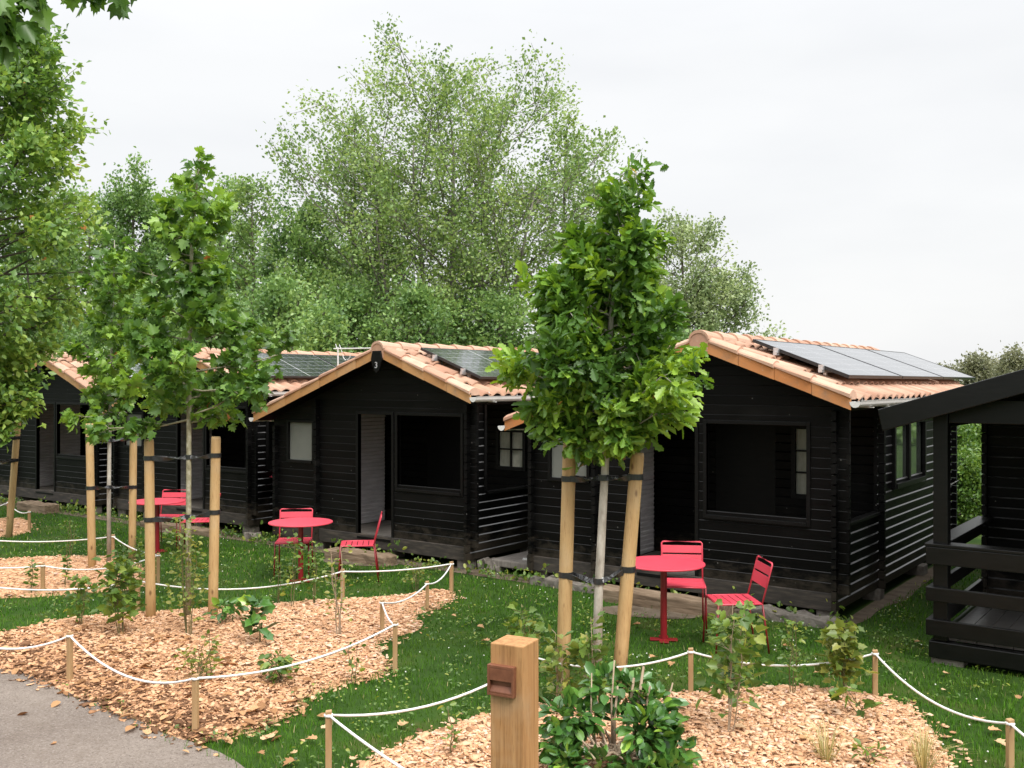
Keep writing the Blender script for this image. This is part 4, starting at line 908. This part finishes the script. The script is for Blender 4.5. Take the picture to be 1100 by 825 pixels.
T1 = G(713, 688); T2 = G(323, 625); T3 = G(169, 593)
f1 = np.array([-.80, -.62, 0]); f1 = -Rv*1.0-Dv*.08; f1 /= np.linalg.norm(f1)
put(ch, S1+f1*.26, dirang(f1), 'red slatted chair facing left at the right of the nearest red table')
specs = [(AT(734, 600, depth(T1)+.50), -Dv-Rv*.12, 'red chair behind the nearest red table, its backrest above the tabletop'),
         (G(401, 625)-Rv*.22+Dv*.16, -Rv*.985-Dv*.12, 'red chair turned sideways in front of the numbered cabin doorway'),
         (AT(315.5, 600, depth(T2)+.38), -Dv+Rv*.1, 'red chair directly behind the middle red table'),
         (AT(181, 600, depth(T3)+.5), -Dv-Rv*.05, 'red chair behind the farthest red table'),
         (AT(212, 600, depth(T3)+.1), -Rv-Dv*.15, 'red chair facing left behind the slim maple and its right pole')]
for p, f_, lab in specs:
    c = copy_tree(ch); put(c, p, dirang(f_), lab)
# red table on the porch beside the half hidden cabin
pp = PY(304, 511, 10.75); t = empty('porch_table', (pp[0], pp[1], .27), 'small red table edge seen in the gap left of the numbered cabin', 'table')
zt = pp[2]-.27; m = MB(); m.lathe([(.001, zt-.02), (.20, zt-.02), (.21, zt-.012), (.21, zt), (.001, zt)], 28); m.build('tabletop', M_RED, t)
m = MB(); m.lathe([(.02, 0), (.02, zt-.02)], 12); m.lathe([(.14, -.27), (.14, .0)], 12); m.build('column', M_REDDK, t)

# ------------------------------------------------------------------ young plants in the beds
def sapling(bx, by, ty, label, spread, n, size, mat, kind='ivy', stems=3, cat='sapling', name='sapling', h0=.15, stem_mat=M_STEM, seed=0, rs=.005, lean=0, dense=1.0):
    rng = np.random.default_rng(seed+int(bx*7+by)); b = GB(bx, by); d = depth(b); h = (by-ty)*d/F
    o = empty(name, b, label, cat, None); m = MB(); P = []; D = []
    for k in range(stems):
        a = rng.uniform(0, 6.28); rr = spread*rng.uniform(.1, .6) if stems > 1 else 0
        top = np.array([math.cos(a)*rr, math.sin(a)*rr, h*rng.uniform(.72, 1.0) if k else h])+Rv*lean
        bot = np.array([math.cos(a), math.sin(a), 0])*min(.05, rr*.3)
        pts = [bot+(top-bot)*t+np.array([rng.normal(0, .012), rng.normal(0, .012), 0])*(t > 0) for t in np.linspace(0, 1, 6)]; pts[0][2] = -.04
        m.tube(pts, list(np.linspace(rs, rs*.4, 6)), 5, cap=False)
        for j in range(int(n/stems)):
            t = h0+(1-h0)*rng.random()**.85; p, dd = sample_line(pts, min(t, .999)); az = rng.uniform(0, 6.28); L = spread*rng.uniform(.15, .8)*(1.1-.55*t)
            dv = np.array([math.cos(az), math.sin(az), .35]); q = p+dv*L
            if L > .05 and rng.random() < .35: m.tube([p, q], [.0022, .0014], 3, cap=False)
            P.append(q); D.append(dv+rng.normal(0, .3, 3))
    m.build('stem', stem_mat, o, smooth=True)
    r = np.clip(rng.normal(.5, .24, len(P)), 0, 1)
    leaves('foliage', np.array(P), np.array(D), size, kind, mat, o, r, .25, rng, .7); return o
sapling(86, 678, 622, 'dark leaved sapling at the grass edge of the left bed, near the left photo edge', .16, 70, .075, L_SAP, stems=3)
sapling(131, 690, 600, 'broad bushy sapling of many leaves just left of the slim maple pole', .26, 230, .08, L_SAP, stems=6)
sapling(140, 640, 580, 'thin green sapling near the pole right of the small maple', .16, 60, .07, L_SAP, stems=3)
sapling(203, 690, 560, 'feathery yellow green shrub wrapped round the slim maple trunk foot', .22, 300, .055, L_YEL, 'oval', stems=7)
sapling(245, 676, 655, 'low dark clump right of the slim maple poles', .2, 50, .095, L_DARK, 'oval', stems=4)
sapling(281, 700, 651, 'big leaved young plant in the middle of the left bed', .16, 34, .12, L_DARK, 'ivy', stems=2)
sapling(313, 658, 580, 'slender sapling in front of the middle red table column', .15, 75, .06, L_SAP, 'oval', stems=2)
sapling(337, 654, 588, 'upright dark sapling just right of the middle red table column', .1, 120, .05, L_SAP, 'oval', stems=3)
sapling(365, 690, 592, 'tall pale sparse sapling below the sideways chair', .17, 85, .055, L_YEL, 'oval', stems=3, stem_mat=M_TWIG, rs=.008)
sapling(298, 652, 600, 'wispy sapling left of the middle red table', .12, 55, .05, L_SAP, 'oval', stems=2)
sapling(213, 742, 702, 'low weedy plant at the middle of the left bed, above the path stake', .2, 70, .05, L_YEL, 'oval', stems=6)
sapling(303, 741, 711, 'compact bright green shrub in the front of the left bed', .17, 140, .06, L_SAP, 'oval', stems=6)
sapling(380, 735, 690, 'faint thin plant at the right edge of the left bed', .12, 26, .05, L_SAP, 'oval', stems=2)
sapling(222, 738, 690, 'thin weedy stem behind the low plant in the left bed', .1, 26, .05, L_YEL, 'oval', stems=2)
sapling(448, 634, 598, 'small weedy bush in front of the sleeper doorstep of the numbered cabin', .22, 70, .05, L_YEL, 'oval', stems=5)
sapling(74, 600, 560, 'sparse seedling in lawn near the far left bed', .2, 60, .05, L_SAP, 'oval', stems=4)
sapling(33, 640, 604, 'upright green plant at the left end of the middle left bed', .07, 60, .06, L_SAP, 'oval', stems=2)
sapling(70, 634, 600, 'small plant in the middle left bed right of its front stake', .06, 40, .06, L_SAP, 'oval', stems=2)
sapling(150, 626, 580, 'airy sapling at the right end of the middle left bed', .12, 50, .055, L_SAP, 'oval', stems=2)
sapling(780, 800, 664, 'tallest leafy sapling in the right bed, in front of the sideways red chair', .25, 190, .075, L_SAP, 'ivy', stems=4, seed=3, stem_mat=M_TWIG)
sapling(788, 760, 672, 'yellowish upper shoots beside the tallest right bed sapling', .2, 80, .07, L_YEL, 'ivy', stems=3, stem_mat=M_STEM)
sapling(851, 755, 672, 'slim dark sapling at the back of the right bed', .13, 110, .05, L_SAP, 'oval', stems=3)
sapling(906, 752, 676, 'bushy yellow green shrub with pale top leaves left of the back right stake', .22, 190, .075, L_YEL, 'ivy', stems=5)
sapling(930, 784, 752, 'small leaning seedling with few leaves in the right bed', .16, 22, .085, L_SAP, 'ivy', stems=2, lean=-.1)
sapling(935, 835, 812, 'cut off green seedling at the bottom of the right bed', .12, 22, .06, L_SAP, 'oval', stems=3)
sapling(485, 825, 770, 'thin weedy seedling left of the oak bollard', .09, 34, .045, L_SAP, 'oval', stems=2)
sapling(565, 752, 655, 'pale leafy shrub behind the oak bollard', .26, 150, .075, L_SAP, 'ivy', stems=5)
sapling(600, 770, 690, 'yellowing sparse shrub between bollard and left oak pole', .16, 80, .065, L_YEL, 'ivy', stems=4, stem_mat=M_TWIG)
sapling(636, 765, 668, 'upright leafy shoots climbing beside the oak trunk foot', .2, 85, .085, L_SAP, 'ivy', stems=4, stem_mat=M_TWIG)
# leafy laurel bush at the foot of the oak, with dead twigs in its middle
lb = GB(660, 838); lo = empty('laurel_bush', lb, 'dark glossy laurel bush with dry broken twigs at its middle, by the oak bollard', 'bush'); rng = np.random.default_rng(5)
P = []; D = []; R_ = []
for cx_, cy_, cz_, s_, n_ in ((-.34, 0, .16, .11, 90), (-.2, .05, .3, .10, 80), (.24, 0, .36, .12, 110), (.27, -.1, .2, .14, 120), (.12, .1, .42, .11, 110), (-.05, .12, .45, .10, 80), (.1, -.34, .06, .09, 50), (-.3, -.2, .08, .10, 70), (.36, -.08, .13, .1, 60), (.3, -.3, .08, .11, 70), (-.1, -.25, .1, .09, 40), (.16, -.2, .3, .12, 110), (-.3, .0, .3, .12, 90)):
    q = rng.normal(0, 1, (n_, 3)); q *= (s_*rng.uniform(.55, 1.1, n_)/np.linalg.norm(q, axis=1))[:, None]
    P.append(Rv*(q[:, :1]+cx_)+Dv*(q[:, 1:2]+cy_)+np.array([0, 0, 1])*(np.maximum(q[:, 2:]+cz_, .02))); D.append(Rv*q[:, :1]+Dv*q[:, 1:2]+np.array([0, 0, 1])*q[:, 2:]*1.0); R_.append(np.clip(rng.normal(.45, .25, n_), 0, 1))
P = np.concatenate(P); D = np.concatenate(D); D /= np.linalg.norm(D, axis=1)[:, None]
leaves('foliage', P, D, .09, 'oval', L_DARK, lo, np.concatenate(R_), .1, rng, .8)
m = MB()
for k in range(42):
    a = rng.uniform(0, 6.28); r = rng.uniform(0, .15); b0 = Rv*(r*math.cos(a)-.06)+Dv*(r*math.sin(a)-.10)+np.array([0, 0, .12]); L = rng.uniform(.07, .19)
    d0 = Rv*rng.normal(0, .9)+Dv*rng.normal(0, .7)+np.array([0, 0, .8]); pl = polyline(b0, d0/np.linalg.norm(d0), L, 4, (0, 0, -.3), rng, .25); m.tube(pl, [.015, .013, .011, .008, .004], 5)
for (x, h_, w_) in ((.16, .62, .012), (.1, .55, .012), (.20, .50, .01), (-.02, .66, .007), (-.16, .58, .006), (.0, .50, .01), (.34, .52, .007)):
    m.tube([Rv*x*.6+np.array([0, 0, .02]), Rv*(x*.9)+np.array([0, 0, h_*.6]), Rv*(x+.02)+np.array([0, 0, h_])], [w_, w_*.9, w_*.6], 6)
m.build('twigs', M_TWIG, lo, smooth=True)
# straw coloured grass tufts
def tuft(bx, by, label, h, n, spread):
    rng = np.random.default_rng(int(bx)); b = GB(bx, by); az = rng.uniform(0, 6.28, n); l = h*rng.uniform(.5, 1.1, n); out = spread*rng.uniform(.1, 1, n); V = []; 
    r0 = rng.uniform(0, .05, n); u = np.stack([np.cos(az), np.sin(az), 0*az], 1); v = np.stack([-np.sin(az), np.cos(az), 0*az], 1); Z = np.array([0, 0, 1.]); w = .0028
    V = np.stack([u*r0[:, None]-v*w, u*r0[:, None]+v*w, u*(r0+out*.35)[:, None]+Z*(l*.6)[:, None]+v*w*.8, u*(r0+out*.35)[:, None]+Z*(l*.6)[:, None]-v*w*.8, u*(r0+out)[:, None]+Z*(l*(1-.3*out/spread))[:, None]], 1)
    off = (np.arange(n)*5)[:, None]; o = fast('grass_tuft', V.reshape(-1, 3), [off+np.array([[0, 1, 2, 3]]), off+np.array([[3, 2, 4]])], L_STRAW, None, np.repeat(rng.random(n), 5)); o.location = b.tolist(); tag(o, label, 'grass tuft')
tuft(888, 832, 'straw coloured grass tuft at the bottom middle of the right bed', .30, 70, .30)
tuft(992, 836, 'wide straw coloured grass tuft at the right edge of the right bed', .32, 80, .36)

# ------------------------------------------------------------------ young staked trees
def W(x, y, d): return AT(x, y, d)
env = lambda pts: (lambda t, az: float(np.interp(t, [p[0] for p in pts], [p[1] for p in pts])))
dO = 7.85; b = G(641, 742)
tr = [b, W(643, 640, dO), W(648, 540, dO), W(652, 470, dO), W(654, 380, dO), W(660, 300, dO), W(672, 230, dO), W(684, 185, dO)]
make_tree('oak_tree', 'young oak with dense dark lobed leaves tied between two pine poles, right of centre', 'tree', tr, [.042, .036, .033, .03, .025, .02, .013, .006], 62,
          env([(0, 0), (.37, .0), (.40, .45), (.46, .70), (.57, .60), (.66, .44), (.75, .32), (.82, .20), (.87, .15), (.94, .11), (1, .06)]), .128, 'oak', L_OAK, M_BARKPALE, 23, nl=26, sec=10, seclen=.55, sig=.04, elev=-.12, h0=.40, droop=.15, twigr=.004, clumpvar=.7, bend=(0, 0, .3), tpow=1.4, lref=.5, umin=.05, jit=(.55, 1.2))
dM = depth(G(202, 668)); b = G(202, 668)
tr = [b, W(202.5, 560, dM), W(203, 440, dM), W(204, 350, dM), W(206, 260, dM), W(211, 205, dM), W(214, 170, dM)]
make_tree('maple_tree', 'slim young maple with mottled trunk between two poles, tallest of the left young trees', 'tree', tr, [.03, .028, .026, .022, .017, .012, .006], 54,
          lambda t, az: float(np.interp(t, [0, .29, .31, .40, .5, .58, .67, .80, .9, 1], [0, 0, .6, .80, .72, .40, .34, .18, .12, .06]))*(1.45 if .44 < t < .53 and math.cos(az-TH) > .6 else 1),   .10, 'maple', L_MAPLE, M_BARKOLIVE, 5, nl=15, sec=8, seclen=.5, sig=.04, elev=-.15, h0=.31, droop=.4, twigr=.004, clumpvar=.7, bend=(0, 0, .15), tpow=1.2, lref=.5, umin=.1, jit=(.35, 1.25))
dS = depth(G(117, 607)); b = G(117, 607)
tr = [b, W(117, 520, dS), W(118, 440, dS), W(120, 370, dS), W(122, 310, dS), W(123, 258, dS)]
make_tree('maple_tree', 'thin small pale trunked maple tied between two shorter poles, left of the slim maple', 'tree', tr, [.03, .027, .023, .018, .011, .005], 36,
          env([(0, 0), (.36, 0), (.38, .42), (.48, .56), (.62, .5), (.8, .3), (1, .12)]), .105, 'maple', L_MAPLE, M_BARKPALE, 8, nl=11, sec=8, seclen=.52, sig=.04, elev=-.12, h0=.38, droop=.4, twigr=.004, clumpvar=.7, bend=(0, 0, .15), tpow=1.2, lref=.42, umin=.1, jit=(.4, 1.25))
dL = 14.2; b = G(-18, 592); dL = depth(b)
tr = [b, W(-17, 480, dL), W(-14, 380, dL), W(-12, 260, dL), W(-10, 150, dL), W(-8, 60, dL)]
make_tree('hornbeam_tree', 'big leafy tree filling the left edge above the leaning pole', 'tree', tr, [.07, .06, .055, .045, .03, .012], 125,
          env([(0, 0), (.2, .0), (.24, .4), (.3, .65), (.38, .75), (.47, 1.35), (.58, 1.4), (.7, 1.3), (.82, 1.2), (.93, .9), (1, .5)]), .115, 'diamond', L_LEFT, M_BARK, 14, nl=26, sec=9, seclen=.5, sig=.08, elev=-.05, h0=.22, droop=.35, twigr=.005, clumpvar=.6, bend=(0, 0, .25))
# foreground branch reaching in at the top left corner
rng = np.random.default_rng(4); bo_ = AT(-60, -120, 4.2); o = empty('plane_tree', (bo_[0], bo_[1]-.4, 0), 'near tree whose leafy branch hangs into the top left corner', 'tree')
org = np.array(o.location); m = MB(); Tb = np.array([0, 0, -.1]); m.tube([Tb, Tb+np.array([0, 0, 2.2]), Tb+np.array([.05, .05, 4.6])], [.11, .10, .07], 10)
P = []; D = []
def hang(p0, p1, r, nle):
    p0 = p0-org; p1 = p1-org; mid = (p0+p1)/2+np.array([0, 0, .08]); pl = [p0, mid, p1]; m.tube(pl, [r, r*.7, r*.35], 6)
    for k in range(nle):
        q, d = sample_line(pl, rng.uniform(.1, .999)); P.append(q+rng.normal(0, .045, 3)); D.append(d/np.linalg.norm(d)+np.array([0, 0, -.7])+rng.normal(0, .45, 3))
ctr = org+np.array([.05, .05, 4.3])
hang(ctr, AT(8, 25, 4.2), .02, 90); hang(AT(-20, 0, 4.2), AT(40, 2, 4.25), .008, 46); hang(AT(20, -25, 4.2), AT(100, -6, 4.3), .008, 46); hang(AT(80, -30, 4.2), AT(140, -4, 4.3), .006, 22); hang(AT(-30, 10, 4.2), AT(12, 42, 4.2), .006, 40); hang(AT(-30, 40, 4.3), AT(0, 50, 4.2), .006, 14)
m.build('trunk', M_BARK, o, smooth=True); leaves('crown', np.array(P), np.array(D), .09, 'maple', L_MAPLE, o, np.clip(rng.normal(.4, .22, len(P)), 0, .9), .3, rng, .4)

# ------------------------------------------------------------------ the wood behind
def bgtree(name, label, x, ty, d, half, seed, mat, lsize=.085, prim=46, sec=7, nl=26, crown0=.25, shape=None, nst=1, spread=0, rad=.12, group='trees of the wood behind the cabins', elev=.18, sig=.18, lk='diamond', topjit=.9, bark=M_BARK, clumpvar=.6, fac=.62, seclen=.46, tpow=1.12):
    """half: list of (row y, half width in px at that depth) describing the crown"""
    rng = np.random.default_rng(seed); b = AT(x, 411, d); b[2] = 0; ht = H+(CY-ty)*d/F
    prof = sorted([((H+(CY-y)*d/F)/ht, w*d/F) for y, w in half])
    ORD = sorted(np.linspace(-1, 1, nst) if nst > 1 else [0.0], key=abs)
    if nst % 2 == 0: ORD[0] = .0
    def stem(k):
        o_ = ORD[k]; s0 = spread*o_
        hh = ht*(1-(1-topjit)*1.6*abs(o_)**1.3*rng.uniform(.8, 1.2)) if k else ht
        off = Rv*s0+Dv*rng.normal(0, .5)*(nst > 1)
        pts = [b+off*.35*(t == 0)+off*(.35+.65*t)*(t > 0)+np.array([rng.normal(0, .05), rng.normal(0, .05), 0])*ht*.12*t+np.array([0, 0, hh*t]) for t in np.linspace(0, 1, 8)]
        return pts, list(np.linspace(rad*(.75 if k else 1), .015, 8))
    ss = [stem(k) for k in range(nst)]
    lf = lambda t, az: float(np.interp(t, [p[0] for p in prof], [p[1] for p in prof]))*(1.0 if nst == 1 else fac)
    return make_tree(name, label, 'tree', ss[0][0], ss[0][1], prim, lf, lsize, lk, mat, bark, seed, group, nl=nl, sec=sec, seclen=seclen, sig=sig, elev=elev, h0=crown0, tpow=tpow, clumpvar=clumpvar, droop=.2, upbias=.35, twigr=.009, nside=6, stems=ss[1:])
bgtree('alder_tree', 'tallest airy tree of the wood, rising over the numbered cabin with several bare stems', 486, 114, 27, [(411, 70), (370, 140), (300, 165), (230, 165), (170, 155), (110, 125), (70, 90), (50, 50)], 31, L_ALDER, .108, 36, 9, 46, .16, nst=5, spread=2.2, rad=.17, sig=.17, topjit=.84, bark=M_BARKGREY, fac=.80, elev=.12, seclen=.52)
bgtree('alder_tree', 'airy light tree just left of the tallest one', 378, 130, 28, [(411, 70), (330, 75), (250, 65), (170, 50), (120, 30), (80, 15)], 32, L_ALDER, .11, 36, 7, 24, .2, nst=2, spread=.8, rad=.12, sig=.15)
bgtree('alder_tree', 'thin sparse tree with feathery top between the slim maple and the tallest tree', 272, 205, 29, [(411, 45), (330, 48), (260, 36), (210, 22), (185, 8)], 33, L_ALDER, .12, 45, 6, 24, .2, rad=.09, sig=.15)
bgtree('alder_tree', 'rounded light tree behind the top of the slim maple', 238, 222, 30, [(411, 60), (330, 58), (260, 50), (215, 42), (197, 24)], 34, L_WOOD, .12, 54, 7, 36, .15, rad=.11, sig=.15)
bgtree('alder_tree', 'medium tree with a double top left of the slim maple', 150, 214, 30, [(411, 60), (330, 62), (260, 56), (215, 48), (198, 28)], 35, L_WOOD, .12, 54, 7, 39, .15, nst=2, spread=.6, rad=.11, sig=.15, topjit=.97)
bgtree('alder_tree', 'darker dense tree beside the big left edge tree', 95, 226, 30, [(411, 62), (330, 60), (260, 54), (222, 44), (204, 26)], 36, L_WOOD, .12, 59, 7, 42, .1, rad=.12, sig=.15)
bgtree('alder_tree', 'tree at the far left hidden behind the leafy left edge tree', 30, 240, 31, [(411, 65), (330, 62), (260, 48), (220, 25)], 37, L_WOOD, .12, 48, 7, 36, .1, rad=.12, sig=.15)
bgtree('alder_tree', 'grey green airy tree behind the oak, sloping down over the nearest cabin', 738, 252, 28, [(411, 90), (370, 118), (330, 104), (290, 88), (262, 52), (250, 25)], 38, L_ALDERG, .11, 48, 8, 34, .2, nst=3, spread=1.2, rad=.12, sig=.15, topjit=.85)
bgtree('alder_tree', 'leaning tree with an open crown right of the tallest tree', 607, 135, 29, [(411, 60), (330, 80), (250, 70), (180, 50), (140, 22)], 39, L_ALDER, .12, 36, 7, 20, .25, nst=2, spread=1.0, rad=.12, sig=.15)
bgtree('alder_tree', 'slender tree over the ridge between the numbered cabin and the slim maple', 322, 240, 27, [(411, 55), (330, 58), (280, 46), (235, 26)], 40, L_WOOD, .115, 54, 7, 39, .12, rad=.1, sig=.15)
# undergrowth and edge shrubs of the wood
for i, (x, ty, d, hw, lab) in enumerate([(40, 330, 25, 70, 'dense undergrowth shrub behind the farthest cabin'), (140, 318, 26, 70, 'dense undergrowth shrub behind the thin small maple'), (225, 322, 25, 62, 'dense undergrowth shrub behind the half hidden cabin'),
        (300, 315, 24, 58, 'dense undergrowth shrub left of the television aerial'), (375, 318, 25, 60, 'dense undergrowth shrub right behind the television aerial'), (450, 325, 24, 60, 'dense undergrowth shrub behind the ridge of the numbered cabin'),
        (535, 330, 25, 58, 'dense undergrowth shrub behind the panels of the numbered cabin'), (620, 345, 25, 58, 'dense undergrowth shrub behind the oak crown'), (700, 352, 24, 50, 'dense undergrowth shrub left of the nearest roof peak'),
        (180, 345, 22, 55, 'lower leafy shrub in front of the wood behind the slim maple'), (345, 350, 22, 50, 'lower leafy shrub in front of the wood by the aerial')]):
    bgtree('wood_shrub', lab, x, ty, d, [(480, hw*.8), (411, hw), (360, hw*.85), (ty+10, hw*.3), (ty, 6)], 60+i, L_WOOD, .11, 38, 8, 34, .05, rad=.06, group='undergrowth shrubs of the wood', sig=.18)
# hedge seen through the gap right of the nearest cabin
for i, (x, ty, d, hw, lab) in enumerate([(1022, 462, 17.5, 26, 'bright hedge shrub left half of the view under the porch roof'), (1052, 438, 20, 30, 'darker hedge shrub seen under the open porch roof'), (1075, 455, 18, 30, 'hedge shrub behind the porch back wall'), (1035, 500, 16.6, 24, 'low bright hedge shrub at the corner of the nearest cabin')]):
    bgtree('hedge_shrub', lab, x, ty, d, [(600, hw*.8), (540, hw*1.1), (490, hw), (ty+8, hw*.6), (ty, 8)], 80+i, L_HEDGE, .075, 40, 7, 26, .03, rad=.03, group='hedge shrubs right of the nearest cabin', sig=.1)
for i, (x, ty, d, hw, lab) in enumerate([(1050, 391, 70, 17, 'distant round tree over the nearest panels'), (1090, 385, 66, 14, 'distant tree at the right edge above the bargeboard'), (1015, 402, 75, 15, 'distant low tree just above the panel end'), (1072, 396, 74, 12, 'distant small tree between the two right edge ones')]):
    bgtree('distant_tree', lab, x, ty, d, [(440, hw), (415, hw*1.05), (400, hw*.8), (ty+3, hw*.4), (ty, 4)], 90+i, L_FAR, .24, 34, 7, 22, .1, rad=.14, group='distant trees at the right', sig=.35)
# wood edge far behind so that the horizon is closed
rng = np.random.default_rng(77); n = 52000
a_ = rng.uniform(math.radians(-12), math.radians(82), n); dd = rng.uniform(40, 52, n); hb = 7.0+1.6*np.sin(a_*17)+1.2*np.sin(a_*41+1)+.8*np.sin(a_*77)
hb *= np.clip((a_-math.radians(22))/math.radians(20), .12, 1)
P = np.column_stack([-np.sin(a_)*dd, np.cos(a_)*dd, hb*rng.random(n)**.7]); D = rng.normal(0, 1, P.shape)
o = leaves('far_wood', P, D, .42, 'diamond', L_WOOD, None, np.clip(rng.normal(.45, .25, n), 0, 1), .1, rng, .3); o['kind'] = 'stuff'

# ------------------------------------------------------------------ daylight: bright overcast sky and a very soft sun from the right, behind the camera
SUN_EL, SUN_AZ = math.radians(50), math.radians(112)      # azimuth clockwise from +Y
w = bpy.data.worlds.new('World'); sc.world = w; w.use_nodes = True; nt = w.node_tree; bg = nt.nodes['Background']
sky = nt.nodes.new('ShaderNodeTexSky'); sky.sky_type = 'NISHITA'; sky.sun_disc = False; sky.sun_elevation = SUN_EL; sky.sun_rotation = SUN_AZ; sky.dust_density = 4; sky.air_density = 1.2
tc = N(nt, 'ShaderNodeTexCoord'); sp = N(nt, 'ShaderNodeSeparateXYZ'); nt.links.new(tc.outputs['Generated'], sp.inputs[0])
cl = ramp(nt, [(0, (4.55, 4.56, 4.58)), (.30, (4.5, 4.52, 4.55)), (.42, (5.2, 5.22, 5.26)), (.6, (11.4, 11.5, 11.6)), (1, (16.5, 16.6, 16.8))], sp.outputs[2])
mp = N(nt, 'ShaderNodeMapping'); mp.inputs['Scale'].default_value = (1.6, 1.6, 6); nt.links.new(tc.outputs['Generated'], mp.inputs[0])
nz = N(nt, 'ShaderNodeTexNoise', Scale=1.6, Detail=5, Roughness=.5); nt.links.new(mp.outputs[0], nz.inputs['Vector'])
cl2 = mixc(nt, cl, ramp(nt, [(.35, (.955, .96, .967)), (.62, (1.025, 1.025, 1.022))], nz.outputs[0]), 1.0, 'MULTIPLY')
fin = mixc(nt, sky.outputs[0], cl2, .94)
nt.links.new(fin, bg.inputs['Color']); bg.inputs['Strength'].default_value = .1
l = bpy.data.lights.new('sun', 'SUN'); l.energy = 1.5; l.angle = math.radians(22); l.color = (1, .965, .91); lo_ = bpy.data.objects.new('sun', l); COL.objects.link(lo_)
sd = np.array([math.sin(SUN_AZ)*math.cos(SUN_EL), math.cos(SUN_AZ)*math.cos(SUN_EL), math.sin(SUN_EL)])
from mathutils import Vector
lo_.rotation_euler = Vector(-sd).to_track_quat('-Z', 'Y').to_euler(); lo_.location = (0, -5, 12)

cam = bpy.data.cameras.new('camera'); co = bpy.data.objects.new('camera', cam); COL.objects.link(co); sc.camera = co
co.location = (0, 0, H); co.rotation_euler = (PI/2, 0, TH); cam.sensor_width = 36; cam.lens = 36*F/1100; cam.shift_y = -1.5/1100; cam.clip_end = 2000; cam.clip_start = .05
sc.view_settings.view_transform = 'Standard'; sc.view_settings.look = 'None'; sc.view_settings.exposure = 1.1; sc.view_settings.gamma = 1
sc.cycles.max_bounces = 6; sc.cycles.diffuse_bounces = 3; sc.cycles.glossy_bounces = 3; sc.cycles.transmission_bounces = 4; sc.cycles.transparent_max_bounces = 4
sc.cycles.use_denoising = True
